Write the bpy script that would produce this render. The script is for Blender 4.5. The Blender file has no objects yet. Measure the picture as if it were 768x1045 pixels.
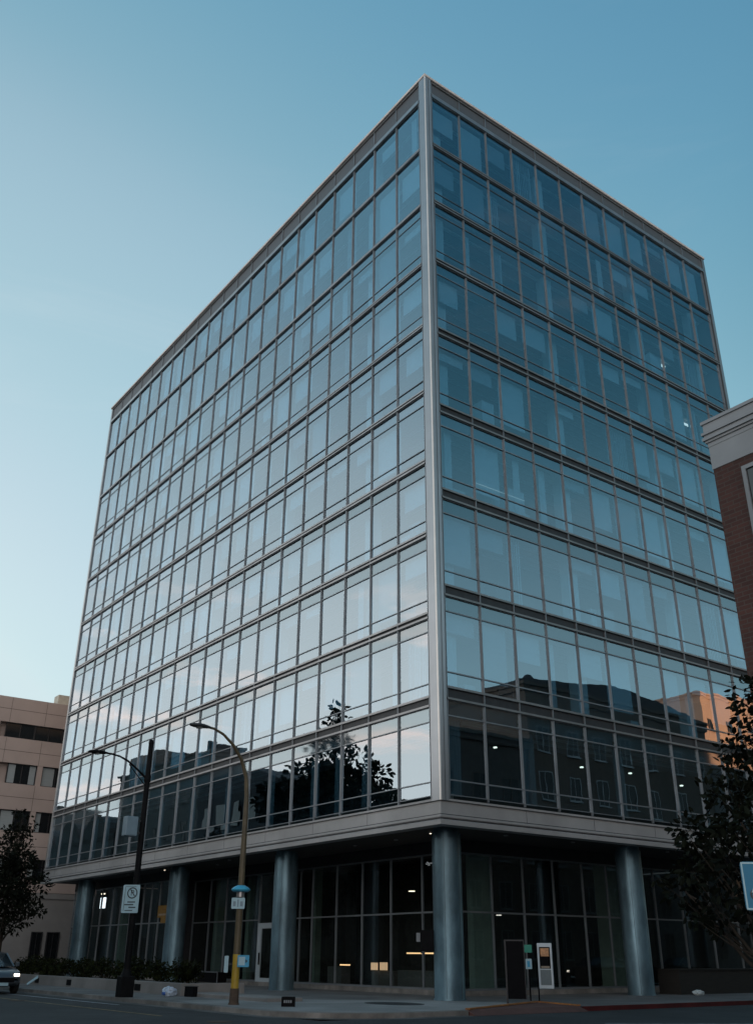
import bpy, bmesh, math, random
from mathutils import Vector, Matrix, noise
rnd = random.Random(7)
R = math.radians
S = bpy.context.scene
COL = S.collection

# ------------------------------------------------------------------ helpers
class MB:
    """collects shapes; build() links them as ONE mesh object"""
    def __init__(s): s.v = []; s.f = []; s.m = []; s.sm = []
    def add(s, vs, fs, mi=0, smooth=False):
        o = len(s.v); s.v += [tuple(v) for v in vs]
        for f in fs: s.f.append([i + o for i in f]); s.m.append(mi); s.sm.append(smooth)
        return s
    def box(s, x0, x1, y0, y1, z0, z1, mi=0):
        if x0 > x1: x0, x1 = x1, x0
        if y0 > y1: y0, y1 = y1, y0
        if z0 > z1: z0, z1 = z1, z0
        vs = [(x0,y0,z0),(x1,y0,z0),(x1,y1,z0),(x0,y1,z0),(x0,y0,z1),(x1,y0,z1),(x1,y1,z1),(x0,y1,z1)]
        return s.add(vs, [(3,2,1,0),(4,5,6,7),(0,1,5,4),(1,2,6,5),(2,3,7,6),(3,0,4,7)], mi)
    def bev(s, x0, x1, y0, y1, z0, z1, b=.02, mi=0):
        bm = bmesh.new(); bmesh.ops.create_cube(bm, size=1)
        for v in bm.verts:
            v.co = Vector(((x0+x1)/2+v.co.x*abs(x1-x0), (y0+y1)/2+v.co.y*abs(y1-y0), (z0+z1)/2+v.co.z*abs(z1-z0)))
        bmesh.ops.bevel(bm, geom=bm.edges[:], offset=b, segments=2, affect='EDGES', profile=.5)
        s.frombm(bm, mi); return s
    def frombm(s, bm, mi=0, smooth=False):
        bm.verts.index_update()
        s.add([v.co[:] for v in bm.verts], [[v.index for v in f.verts] for f in bm.faces], mi, smooth); bm.free()
    def prism(s, poly, z0, z1, mi=0):
        n = len(poly)
        a = sum(poly[i][0]*poly[(i+1)%n][1]-poly[(i+1)%n][0]*poly[i][1] for i in range(n))
        if a < 0: poly = poly[::-1]
        vs = [(x,y,z0) for x,y in poly]+[(x,y,z1) for x,y in poly]
        fs = [tuple(range(n))[::-1], tuple(range(n, 2*n))]+[(i,(i+1)%n,n+(i+1)%n,n+i) for i in range(n)]
        return s.add(vs, fs, mi)
    def extr(s, poly, axis, a0, a1, mi=0):
        """polygon of (u,z) extruded along x ('x': u=y) or y ('y': u=x)"""
        n = len(poly)
        mk = (lambda u,z,a:(a,u,z)) if axis == 'x' else (lambda u,z,a:(u,a,z))
        vs = [mk(u,z,a0) for u,z in poly]+[mk(u,z,a1) for u,z in poly]
        fs = [tuple(range(n)), tuple(range(n,2*n))[::-1]]+[(i,n+i,n+(i+1)%n,(i+1)%n) for i in range(n)]
        return s.add(vs, fs, mi)
    def tube(s, pts, rad, n=10, mi=0, cap=True):
        pts = [Vector(p) for p in pts]
        if not hasattr(rad, '__len__'): rad = [rad]*len(pts)
        rings = []; up = None
        for i, p in enumerate(pts):
            d = (pts[min(i+1,len(pts)-1)]-pts[max(i-1,0)]).normalized()
            if up is None: up = Vector((0,0,1)) if abs(d.z) < .9 else Vector((1,0,0))
            a = d.cross(up).normalized(); b = a.cross(d).normalized(); up = b
            rings.append([p+(a*math.cos(2*math.pi*k/n)+b*math.sin(2*math.pi*k/n))*rad[i] for k in range(n)])
        vs = [v for r in rings for v in r]; fs = []
        for i in range(len(pts)-1):
            for k in range(n): fs.append((i*n+k, i*n+(k+1)%n, (i+1)*n+(k+1)%n, (i+1)*n+k))
        s.add(vs, fs, mi, True)
        if cap:
            s.add(rings[0], [tuple(range(n))[::-1]], mi); s.add(rings[-1], [tuple(range(n))], mi)
        return s
    def lathe(s, prof, c=(0,0,0), n=24, mi=0, sx=1, sy=1):
        vs = []; 
        for r, z in prof:
            for k in range(n):
                t = 2*math.pi*k/n; vs.append((c[0]+r*math.cos(t)*sx, c[1]+r*math.sin(t)*sy, c[2]+z))
        fs = [(i*n+k, i*n+(k+1)%n, (i+1)*n+(k+1)%n, (i+1)*n+k) for i in range(len(prof)-1) for k in range(n)]
        s.add(vs, fs, mi, True)
        s.add(vs[:n], [tuple(range(n))[::-1]], mi); s.add(vs[-n:], [tuple(range(n))], mi)
        return s
    def quad(s, a, b, c, d, t, mi=0):
        """thin plate through a,b,c,d of thickness t"""
        a,b,c,d = map(Vector, (a,b,c,d)); n = (b-a).cross(d-a).normalized()*t
        vs = [a,b,c,d,a+n,b+n,c+n,d+n]
        return s.add(vs, [(3,2,1,0),(4,5,6,7),(0,1,5,4),(1,2,6,5),(2,3,7,6),(3,0,4,7)], mi)
    def build(s, name, mats, parent=None, kind=None, label=None, loc=None, rot=None):
        me = bpy.data.meshes.new(name); me.from_pydata(s.v, [], s.f)
        if not isinstance(mats, (list, tuple)): mats = [mats]
        for m in mats: me.materials.append(m)
        me.polygons.foreach_set('material_index', s.m); me.polygons.foreach_set('use_smooth', s.sm)
        me.update()
        o = bpy.data.objects.new(name, me); COL.objects.link(o)
        if parent: o.parent = parent
        if kind: o['kind'] = kind
        if label: o['label'] = label
        if loc: o.location = loc
        if rot: o.rotation_euler = rot
        return o

def tag(o, label, cat, group=None, kind=None):
    o['label'] = label; o['category'] = cat
    if group: o['group'] = group
    if kind: o['kind'] = kind
    return o
def empty(name, label, cat, loc=(0,0,0), rz=0, group=None):
    o = bpy.data.objects.new(name, None); COL.objects.link(o)
    o.empty_display_size = .5; o.location = loc; o.rotation_euler = (0,0,rz)
    return tag(o, label, cat, group)

# ------------------------------------------------------------------ materials
def nodes(name):
    m = bpy.data.materials.new(name); m.use_nodes = True
    nt = m.node_tree; b = nt.nodes.get('Principled BSDF')
    return m, nt, b
def mat(name, col, rough=.6, metal=0., var=.15, scale=3., bump=0., stain=0., spec=.5, coat=0, emit=None, es=0, stretch=None, bscale=None):
    m, nt, b = nodes(name); L = nt.links
    tc = nt.nodes.new('ShaderNodeTexCoord'); mp = nt.nodes.new('ShaderNodeMapping')
    L.new(tc.outputs['Object'], mp.inputs[0])
    if stretch: mp.inputs['Scale'].default_value = stretch
    n = nt.nodes.new('ShaderNodeTexNoise'); n.inputs['Scale'].default_value = scale; n.inputs['Detail'].default_value = 6; n.inputs['Roughness'].default_value = .6
    L.new(mp.outputs[0], n.inputs['Vector'])
    cr = nt.nodes.new('ShaderNodeValToRGB')
    c = col
    cr.color_ramp.elements[0].position = .3; cr.color_ramp.elements[1].position = .7
    cr.color_ramp.elements[0].color = (c[0]*(1-var), c[1]*(1-var), c[2]*(1-var), 1)
    cr.color_ramp.elements[1].color = (min(1,c[0]*(1+var)), min(1,c[1]*(1+var)), min(1,c[2]*(1+var)), 1)
    L.new(n.outputs[0], cr.inputs[0]); out = cr.outputs[0]
    if stain:
        n2 = nt.nodes.new('ShaderNodeTexNoise'); n2.inputs['Scale'].default_value = scale*.23; n2.inputs['Detail'].default_value = 8
        L.new(mp.outputs[0], n2.inputs['Vector'])
        c2 = nt.nodes.new('ShaderNodeValToRGB'); c2.color_ramp.elements[0].position = .42; c2.color_ramp.elements[1].position = .62
        c2.color_ramp.elements[0].color = (1-stain,)*3+(1,); c2.color_ramp.elements[1].color = (1,1,1,1)
        mx = nt.nodes.new('ShaderNodeMix'); mx.data_type = 'RGBA'; mx.blend_type = 'MULTIPLY'; mx.inputs[0].default_value = 1
        L.new(n2.outputs[0], c2.inputs[0]); L.new(out, mx.inputs[6]); L.new(c2.outputs[0], mx.inputs[7]); out = mx.outputs[2]
    L.new(out, b.inputs['Base Color'])
    b.inputs['Roughness'].default_value = rough; b.inputs['Metallic'].default_value = metal
    b.inputs['Specular IOR Level'].default_value = spec; b.inputs['Coat Weight'].default_value = coat
    if bump:
        n3 = nt.nodes.new('ShaderNodeTexNoise'); n3.inputs['Scale'].default_value = bscale or scale*6; n3.inputs['Detail'].default_value = 5
        L.new(mp.outputs[0], n3.inputs['Vector'])
        bp = nt.nodes.new('ShaderNodeBump'); bp.inputs['Strength'].default_value = bump; bp.inputs['Distance'].default_value = .02
        L.new(n3.outputs[0], bp.inputs['Height']); L.new(bp.outputs[0], b.inputs['Normal'])
    if emit: b.inputs['Emission Color'].default_value = (*emit,1); b.inputs['Emission Strength'].default_value = es
    return m
def brick_mat(name, c1, c2, mortar, sc=1., rough=.85):
    m, nt, b = nodes(name); L = nt.links
    g = nt.nodes.new('ShaderNodeNewGeometry'); tc = nt.nodes.new('ShaderNodeTexCoord')
    sx = nt.nodes.new('ShaderNodeSeparateXYZ'); L.new(tc.outputs['Object'], sx.inputs[0])
    ad = nt.nodes.new('ShaderNodeMath'); ad.operation = 'ADD'; L.new(sx.outputs[0], ad.inputs[0]); L.new(sx.outputs[1], ad.inputs[1])
    cb = nt.nodes.new('ShaderNodeCombineXYZ'); L.new(ad.outputs[0], cb.inputs[0]); L.new(sx.outputs[2], cb.inputs[1])
    br = nt.nodes.new('ShaderNodeTexBrick'); L.new(cb.outputs[0], br.inputs['Vector'])
    br.inputs['Color1'].default_value = (*c1,1); br.inputs['Color2'].default_value = (*c2,1); br.inputs['Mortar'].default_value = (*mortar,1)
    br.inputs['Scale'].default_value = 1; br.inputs['Brick Width'].default_value = .22*sc; br.inputs['Row Height'].default_value = .075*sc; br.inputs['Mortar Size'].default_value = .008*sc
    n = nt.nodes.new('ShaderNodeTexNoise'); n.inputs['Scale'].default_value = .8; n.inputs['Detail'].default_value = 8; L.new(tc.outputs['Object'], n.inputs['Vector'])
    mr = nt.nodes.new('ShaderNodeMapRange'); mr.inputs[1].default_value = .3; mr.inputs[2].default_value = .7; mr.inputs[3].default_value = .72; mr.inputs[4].default_value = 1.1
    L.new(n.outputs[0], mr.inputs[0])
    mx = nt.nodes.new('ShaderNodeVectorMath'); mx.operation = 'SCALE'; L.new(br.outputs[0], mx.inputs[0]); L.new(mr.outputs[0], mx.inputs[3])
    L.new(mx.outputs[0], b.inputs['Base Color']); b.inputs['Roughness'].default_value = rough
    bp = nt.nodes.new('ShaderNodeBump'); bp.inputs['Strength'].default_value = .4; bp.inputs['Distance'].default_value = .01
    iv = nt.nodes.new('ShaderNodeMath'); iv.operation = 'SUBTRACT'; iv.inputs[0].default_value = 1; L.new(br.outputs['Fac'], iv.inputs[1])
    L.new(iv.outputs[0], bp.inputs['Height']); L.new(bp.outputs[0], b.inputs['Normal'])
    return m
def glass_mat(name, refl=.34, gcol=(.86,.95,1.), tcol=(.42,.66,.74), wob=.012, wscale=.6, rough=.004):
    m = bpy.data.materials.new(name); m.use_nodes = True; nt = m.node_tree; L = nt.links; nt.nodes.clear()
    out = nt.nodes.new('ShaderNodeOutputMaterial'); mix = nt.nodes.new('ShaderNodeMixShader')
    gl = nt.nodes.new('ShaderNodeBsdfGlossy'); gl.inputs['Color'].default_value = (*gcol,1); gl.inputs['Roughness'].default_value = rough
    tr = nt.nodes.new('ShaderNodeBsdfTransparent'); tr.inputs['Color'].default_value = (*tcol,1)
    fr = nt.nodes.new('ShaderNodeFresnel'); fr.inputs['IOR'].default_value = 1.52
    mr = nt.nodes.new('ShaderNodeMapRange'); mr.inputs[1].default_value = 0; mr.inputs[2].default_value = 1; mr.inputs[3].default_value = refl; mr.inputs[4].default_value = 1
    ge = nt.nodes.new('ShaderNodeNewGeometry'); iv = nt.nodes.new('ShaderNodeMath'); iv.operation = 'SUBTRACT'; iv.inputs[0].default_value = 1; L.new(ge.outputs['Backfacing'], iv.inputs[1])
    ml = nt.nodes.new('ShaderNodeMath'); ml.operation = 'MULTIPLY'; L.new(mr.outputs[0], ml.inputs[0]); L.new(iv.outputs[0], ml.inputs[1])
    L.new(fr.outputs[0], mr.inputs[0]); L.new(ml.outputs[0], mix.inputs[0])
    tc = nt.nodes.new('ShaderNodeTexCoord')
    n = nt.nodes.new('ShaderNodeTexNoise'); n.inputs['Scale'].default_value = wscale; n.inputs['Detail'].default_value = 1.5
    L.new(tc.outputs['Object'], n.inputs['Vector'])
    bp = nt.nodes.new('ShaderNodeBump'); bp.inputs['Strength'].default_value = 1; bp.inputs['Distance'].default_value = wob
    L.new(n.outputs[0], bp.inputs['Height']); L.new(bp.outputs[0], gl.inputs['Normal'])
    L.new(tr.outputs[0], mix.inputs[1]); L.new(gl.outputs[0], mix.inputs[2]); L.new(mix.outputs[0], out.inputs[0])
    return m
def emis(name, col, st):
    m, nt, b = nodes(name); b.inputs['Base Color'].default_value = (*col,1); b.inputs['Emission Color'].default_value = (*col,1); b.inputs['Emission Strength'].default_value = st
    return m
def leaf_mat(name, col, var=.45):
    m, nt, b = nodes(name); L = nt.links
    gi = nt.nodes.new('ShaderNodeTexCoord'); n = nt.nodes.new('ShaderNodeTexNoise'); n.inputs['Scale'].default_value = 2.2; n.inputs['Detail'].default_value = 4
    L.new(gi.outputs['Object'], n.inputs['Vector'])
    cr = nt.nodes.new('ShaderNodeValToRGB'); cr.color_ramp.elements[0].position = .35; cr.color_ramp.elements[1].position = .65
    cr.color_ramp.elements[0].color = (col[0]*(1-var), col[1]*(1-var), col[2]*(1-var), 1); cr.color_ramp.elements[1].color = (col[0]*(1+var), col[1]*(1+var), col[2]*(1+var*.6), 1)
    L.new(n.outputs[0], cr.inputs[0]); L.new(cr.outputs[0], b.inputs['Base Color']); b.inputs['Roughness'].default_value = .6; b.inputs['Specular IOR Level'].default_value = .06
    return m

M = {}
M['asphalt'] = mat('asphalt', (.032,.034,.036), .8, var=.3, scale=1.2, bump=.5, bscale=60, stain=.35)
M['earth'] = mat('earth', (.07,.07,.066), .95, var=.3, scale=.4)
M['paving'] = mat('paving', (.17,.165,.16), .75, var=.12, scale=1.5, bump=.3, bscale=40, stain=.3)
M['sidewalk'] = mat('sidewalk_concrete', (.2,.195,.185), .85, var=.12, scale=1.3, bump=.3, bscale=40, stain=.35)
M['corner'] = mat('corner_concrete', (.30,.295,.285), .85, var=.12, scale=1.3, bump=.3, bscale=40, stain=.3)
M['gutter'] = mat('gutter_concrete', (.12,.115,.11), .8, var=.2, scale=2, stain=.4)
M['patch'] = mat('asphalt_patch', (.03,.031,.033), .85, var=.3, scale=2, bump=.4, bscale=50)
M['kerb'] = mat('kerb_concrete', (.26,.24,.22), .85, var=.2, scale=3, bump=.3, stain=.4)
M['redkerb'] = mat('red_kerb_paint', (.11,.016,.016), .6, var=.25, scale=4, stain=.3)
M['orange'] = mat('orange_paint', (.42,.16,.04), .6, var=.3, scale=8, stain=.3)
M['ramp'] = mat('ramp_surface', (.10,.045,.035), .8, var=.25, scale=4)
M['whitep'] = mat('white_road_paint', (.42,.46,.5), .7, var=.35, scale=5, stain=.4)
M['yellowp'] = mat('yellow_road_paint', (.3,.22,.1), .7, var=.35, scale=5, stain=.4)
M['alu'] = mat('brushed_aluminium', (.42,.41,.41), .34, .75, var=.1, scale=2, stretch=(1,1,.1), stain=.12)
M['mull'] = mat('mullion_aluminium', (.26,.28,.30), .42, .5, var=.12, scale=1.2, stain=.15)
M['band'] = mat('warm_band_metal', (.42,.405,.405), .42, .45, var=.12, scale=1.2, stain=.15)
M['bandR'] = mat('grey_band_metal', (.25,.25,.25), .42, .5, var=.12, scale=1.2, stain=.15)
M['bead'] = mat('polished_bead', (.8,.76,.72), .28, .3, var=.04)
M['post'] = mat('corner_post_metal', (.42,.43,.45), .3, .5, var=.06, scale=1, stain=.1)
M['cap'] = mat('parapet_cap', (.78,.68,.63), .55, .0, var=.08, scale=2, stain=.1)
M['darkmetal'] = mat('dark_louvre_metal', (.035,.035,.038), .5, .3, var=.2, scale=3)
M['fascia'] = mat('fascia_panel', (.42,.405,.40), .5, .2, var=.08, scale=.9, stain=.2)
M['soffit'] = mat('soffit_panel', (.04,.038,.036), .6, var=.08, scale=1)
M['colm'] = mat('column_cladding', (.22,.35,.42), .38, .6, var=.22, scale=2.2, stretch=(1,1,.45), stain=.5, bump=.2)
M['slab'] = mat('interior_concrete', (.32,.32,.31), .9, var=.1)
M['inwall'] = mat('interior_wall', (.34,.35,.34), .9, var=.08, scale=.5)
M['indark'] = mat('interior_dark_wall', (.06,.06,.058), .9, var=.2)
M['lobbyfloor'] = mat('lobby_floor', (.12,.115,.11), .35, var=.2)
M['incol'] = mat('interior_column_paint', (.6,.62,.6), .8, var=.05)
M['green'] = mat('grey_green_wall', (.2,.26,.22), .85, var=.1)
M['spandrel'] = mat('spandrel_back', (.085,.10,.115), .6, var=.06)
M['parapanel'] = mat('parapet_panel', (.105,.11,.12), .5, .0, var=.1)
M['blindA'] = mat('blind_pale', (.50,.55,.55), .8, var=.06, scale=6, stretch=(.1,.1,6))
M['blindB'] = mat('blind_grey', (.32,.36,.37), .8, var=.08, scale=6, stretch=(.1,.1,6))
M['drape'] = mat('dim_drape', (.16,.165,.16), .9, var=.3, scale=9, stretch=(4,4,.1))
M['glassD2'] = mat('dim_window_glass', (.012,.014,.016), .35, var=.1, spec=.25)
M['glassL'] = glass_mat('coated_glass', .37, gcol=(.82,.925,1.), tcol=(.66,.84,.93), wob=.0042)
M['glassF'] = glass_mat('fritted_glass', .27, gcol=(.84,.95,1.), tcol=(.62,.78,.84), wob=.002, rough=.04)
M['glassG'] = glass_mat('ground_floor_glass', .05, gcol=(.9,.95,1), tcol=(.8,.85,.85), wob=.002)
M['glassD'] = mat('dark_window_glass', (.012,.014,.016), .06, var=.1, spec=.8)
M['glassC'] = mat('car_glass', (.02,.03,.035), .05, spec=.8, var=.1)
M['beige'] = mat('pinkish_precast', (.54,.435,.39), .85, var=.06, scale=.6, bump=.15, stain=.12)
M['beige2'] = mat('ground_floor_stone', (.30,.29,.28), .8, var=.08, scale=.8, stain=.15)
M['joint'] = mat('dark_joint', (.12,.1,.09), .9)
M['roofbox'] = mat('roof_box', (.6,.55,.45), .8)
M['brick'] = brick_mat('red_brown_brick', (.085,.033,.025), (.06,.024,.019), (.075,.054,.048))
M['cornice'] = mat('painted_cornice', (.27,.285,.30), .6, var=.08, scale=1.5, stain=.25)
M['stoneA'] = mat('grey_stone', (.15,.145,.14), .85, var=.12, scale=.5, stain=.2)
M['stoneB'] = mat('dark_stone', (.075,.07,.066), .85, var=.15, scale=.5, stain=.2)
M['stoneC'] = mat('brown_stone', (.13,.105,.085), .85, var=.12, scale=.5, stain=.2)
M['roofd'] = mat('dark_roofing', (.05,.05,.055), .8, var=.2)
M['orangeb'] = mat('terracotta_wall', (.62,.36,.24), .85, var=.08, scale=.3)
M['black'] = mat('black_paint', (.006,.006,.007), .6, var=.2, spec=.08)
M['blackpole'] = mat('black_pole_paint', (.008,.008,.009), .6, var=.2, spec=.08)
M['tan'] = mat('olive_pole_paint', (.115,.085,.045), .5, var=.2, scale=5, stain=.3)
M['yellow'] = mat('yellow_pole_paint', (.50,.32,.03), .5, var=.15, scale=6, stain=.3)
M['rust'] = mat('rusty_base', (.07,.045,.03), .8, var=.3, scale=8)
M['boxblue'] = mat('blue_grey_cabinet', (.20,.27,.32), .5, .3, var=.1)
M['lampgl'] = mat('lamp_lens', (.25,.25,.24), .3, var=.1)
M['sign'] = mat('reflective_white_sign', (.36,.52,.58), .5, var=.05)
M['ink'] = mat('sign_ink', (.03,.04,.05), .5)
M['teal'] = mat('turquoise_paint', (.05,.36,.55), .4, var=.1)
M['signblue'] = mat('blue_sign_face', (.05,.32,.52), .45, var=.08)
M['deepblue'] = mat('deep_blue_sign_face', (.015,.16,.28), .5, var=.08)
M['greenp'] = mat('green_sign_face', (.02,.24,.17), .5)
M['poster'] = mat('yellow_poster', (.22,.12,.02), .6, var=.15, scale=3)
M['posterr'] = mat('red_poster_print', (.14,.03,.02), .6)
M['posterw'] = mat('pale_poster_print', (.3,.24,.18), .6)
M['kiosk'] = mat('kiosk_white_metal', (.50,.56,.60), .4, .2, var=.06)
M['kdark'] = mat('kiosk_dark_panel', (.008,.008,.009), .6, spec=.03)
M['kgrey'] = mat('kiosk_grey_grille', (.16,.19,.20), .6, var=.2, scale=60)
M['photo'] = mat('orange_picture', (.5,.25,.12), .5, var=.5, scale=9)
M['carpaint'] = mat('grey_car_paint', (.10,.12,.14), .3, .5, var=.05, coat=.8)
M['cardark'] = mat('black_car_paint', (.015,.016,.018), .25, .3, var=.05, coat=1)
M['tyre'] = mat('tyre_rubber', (.015,.015,.015), .85)
M['rim'] = mat('wheel_alloy', (.35,.36,.37), .3, .9)
M['chrome'] = mat('chrome_trim', (.6,.6,.6), .15, 1.)
M['headl'] = emis('lit_headlight', (1.,.88,.7), 3)
M['tail'] = mat('tail_light', (.3,.01,.01), .3)
M['bark'] = mat('bark', (.035,.027,.02), .9, var=.3, scale=6, bump=.5)
M['leafR'] = leaf_mat('magnolia_leaf', (.006,.008,.005))
M['leafL'] = leaf_mat('street_tree_leaf', (.006,.008,.005))
M['leafB'] = leaf_mat('far_tree_leaf', (.006,.009,.005))
M['hedge'] = leaf_mat('hedge_leaf', (.014,.018,.007), .7)
M['soil'] = mat('soil', (.04,.03,.022), .95)
M['plantw'] = mat('planter_concrete', (.27,.25,.235), .85, var=.1, scale=1.5, stain=.25)
M['dplant'] = mat('dark_planter_wood', (.02,.017,.014), .7, var=.3, scale=2, stretch=(1,1,8))
M['bag'] = mat('crumpled_bag', (.45,.52,.62), .5, var=.3, scale=12)
M['bagblue'] = mat('blue_plastic', (.03,.10,.35), .4)
M['rag'] = mat('pale_cloth', (.55,.6,.6), .8)
M['warm'] = emis('warm_lamp', (1.,.58,.28), 1.0)
M['warm2'] = emis('warm_lit_counter', (1.,.62,.36), .34)
M['faint'] = emis('faint_strip', (1.,.9,.8), .22)
M['white_l'] = emis('white_lamp', (.9,.93,1.), 1.3)
M['down'] = emis('downlight', (1.,.82,.6), 1.8)
M['ceilt'] = emis('ceiling_tube', (1.,.88,.78), .8)

# ------------------------------------------------------------------ facade data (metres)
zL = [45.95,42.26,38.18,34.15,30.23,26.31,22.45,18.72,14.83,11.04,7.08]
zR = [46.27,42.52,38.32,34.33,29.84,25.30,20.73,15.97,11.38,7.11]
LEN, DEP, TOP = 45.9, 26.1, 47.62
XL0, DXL, NL = -.55, 2.150, 21
YR0, DYR, NR = .45, 2.105, 12
ZS = 6.05
G0 = -.14; RD = -.28

B = empty('glass_office_building', 'tall glass office tower with two mirrored curtain walls meeting at a metal corner post', 'office building')

# each face is drawn in (u, d, z): u along the face, d outward. map to world
def LF(mb, u0, u1, d0, d1, z0, z1, mi=0): mb.box(-u0, -u1, -d0, -d1, z0, z1, mi)      # left face, y = -d
def RF(mb, u0, u1, d0, d1, z0, z1, mi=0): mb.box(d0, d1, u0, u1, z0, z1, mi)          # right face, x = d
def plateL(mb, u0, u1, d, z0, z1, t, j, mi=0):
    mb.quad((-u0,-d+j[0],z0), (-u1,-d+j[1],z0), (-u1,-d+j[2],z1), (-u0,-d+j[3],z1), t, mi)
def plateR(mb, u0, u1, d, z0, z1, t, j, mi=0):
    mb.quad((d-j[0],u1,z0), (d-j[1],u0,z0), (d-j[2],u0,z1), (d-j[3],u1,z1), t, mi)

bays = []
cam = Vector((29.375,-25.026,1.408))
for r in range(10):
    for i in range(NL):
        u0 = -XL0+i*DXL; c = Vector((-(u0+1.07), 0, (zL[r]+zL[r+1])/2)); v = c-cam
        bays.append((abs(v.y)/v.length**3*(zL[r]-zL[r+1]), 'L', r, i))
for r in range(9):
    for i in range(NR):
        u0 = YR0+i*DYR; c = Vector((0, u0+1.05, (zR[r]+zR[r+1])/2)); v = c-cam
        bays.append((abs(v.x)/v.length**3*(zR[r]-zR[r+1]), 'R', r, i))
bays.sort(reverse=True)

def bay_fill(face, r, i, fr, pn, bl):
    """frame rails into fr, glass into pn, blinds into bl"""
    if face == 'L':
        zt, zb, u0, w, F, P, n = zL[r], zL[r+1], -XL0+i*DXL, DXL, LF, plateL, 10
        gap = [.10,.10,.09,.11,.11,.12,.13,.14,.16,.24,.12]
    else:
        zt, zb, u0, w, F, P, n = zR[r], zR[r+1], YR0+i*DYR, DYR, RF, plateR, 9
        gap = [.10,.13,.14,.15,.22,.26,.27,.28,.29,.12]
    t, b = zt-gap[r], zb+gap[r+1]
    h = t-b; q = .045
    u1 = u0+w
    lo = b+h*.155; hi = t-h*.17
    trans = r >= 2 or (face == 'R' and r >= 1)
    k = .010 if r < 2 else .016 if r < 3 else (.016 if r < 5 else .020) if face == 'L' else (.02 if r < 5 else .026)
    if trans:
        F(fr, u0+q, u1-q, -.055, .004 if r < 4 else .016, lo-k, lo+k)
        F(fr, u0+q, u1-q, -.055, .004 if r < 4 else .016, hi-k, hi+k)
    # slim inner frame round the opening
    F(fr, u0+q-.022, u0+q+.008, -.055, .002, b, t); F(fr, u1-q-.008, u1-q+.022, -.055, .002, b, t)
    F(fr, u0+q+.008, u1-q-.008, -.055, .004, t-.03, t); F(fr, u0+q+.008, u1-q-.008, -.055, .004, b, b+.03)
    parts = [(b+.03, lo-k), (lo+k, hi-k), (hi+k, t-.03)] if trans else [(b+.03, t-.03)]
    for pi, (a, c) in enumerate(parts):
        j = [rnd.uniform(-1,1)*.0042 for _ in range(4)]; s0 = rnd.uniform(-1,1)*.0040
        P(pn, u0+q+.008, u1-q-.008, -.03, a, c, .010, (j[0], j[0]+s0, j[0]+s0+j[1], j[0]+j[1]), 1 if (pi == 2 and r > 5) else 0)
    # backing of the upper strip
    if trans and (r > 2):
        F(bl, u0+q+.02, u1-q-.02, -.16, -.12, hi+k, t-.03, 2)
    # roller blinds / curtains
    x = rnd.random()
    low = (r == n-1)
    if low:
        if x < .5: F(bl, u0+.1+x, u0+.1+x+.7, -.42, -.40, b+.05, hi-.02, 3)
    elif x < .62:
        top = (hi-.02) if trans else t-.35
        full = top-lo if trans else top-b-.4
        drop = full*rnd.choice([.18,.3,.35,.5,.55,.8,1.,1.])
        side = rnd.choice([0,0,.35,.6])
        F(bl, u0+.14+side*rnd.random()*.6, u1-.14-side*rnd.random()*.6, -.34, -.325, top-drop, top, rnd.choice([0,0,1]))
    elif x < .72:
        t0 = (hi-.02) if trans else t-.1; a = u0+.15; e = u0+rnd.choice([1.0,1.9]); sp_ = rnd.choice([.11,.15])
        while a < e: F(bl, a, a+.075, -.36+rnd.uniform(-.02,.02), -.345, b+.06, t0, rnd.choice([0,1,1])); a += sp_
    elif x < .80:
        a = u0+.2+rnd.random()*1.1
        F(bl, a, a+.45, -.42, -.40, b+.05, (hi if trans else t-.1), 0)
    elif x < .80 and face == 'R':
        pass

top100 = bays[:100]; rest = bays[100:]
WM = [M['mull']]; BM_ = [M['blindA'], M['blindB'], M['spandrel'], M['drape']]
for _, face, r, i in top100:
    fr, pn, bl = MB(), MB(), MB()
    bay_fill(face, r, i, fr, pn, bl)
    w = fr.build('window', M['mull'], B)
    pn.build('pane', [M['glassL'], M['glassF']], w)
    if bl.f: bl.build('blind', BM_, w)
fr, pn, bl = MB(), MB(), MB()
for _, face, r, i in rest: bay_fill(face, r, i, fr, pn, bl)
w = fr.build('window', M['mull'], B, kind='stuff'); pn.build('pane', [M['glassL'], M['glassF']], w); bl.build('blind', BM_, w)

# mullions: one part per face
for face, F, u0, du, n, zz in (('L', LF, -XL0, DXL, NL, zL), ('R', RF, YR0, DYR, NR, zR)):
    mb = MB()
    for k in range(n+1):
        u = u0+k*du; 
        F(mb, u-.024, u+.024, -.06, .05, zz[-1], zz[0]+.02)
        F(mb, u-.022, u+.022, -.06, .03, zz[0]+.16, TOP-.30)
    mb.build('mullion', M['mull'], B)
# floor bands
for face, F, ue, zz, gaps in (('L', LF, LEN, zL, [0,.10,.09,.11,.11,.12,.13,.14,.16,.24]), ('R', RF, DEP, zR, [0,.13,.14,.15,.22,.26,.27,.28,.29])):
    ub = .52 if face == 'L' else .42
    for k in range(1, len(zz)-1):
        g = gaps[k]; mb = MB(); z = zz[k]
        rail = .045 if g > .12 else .035
        dk = 1
        F(mb, ub, ue-.25, -.04, .07, z+g-2*rail, z+g, 0)
        F(mb, ub, ue-.25, -.04, .09, z-g, z-g+2*rail, 0)
        if g-2*rail > 0.002: F(mb, ub, ue-.25, -.08, (-.02 if k != 2 or face != 'L' else -.03), z-g+2*rail, z+g-2*rail, dk)
        mb.build('floor_band', [M['band'] if face == 'L' else M['bandR'], M['darkmetal']], B)
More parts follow.
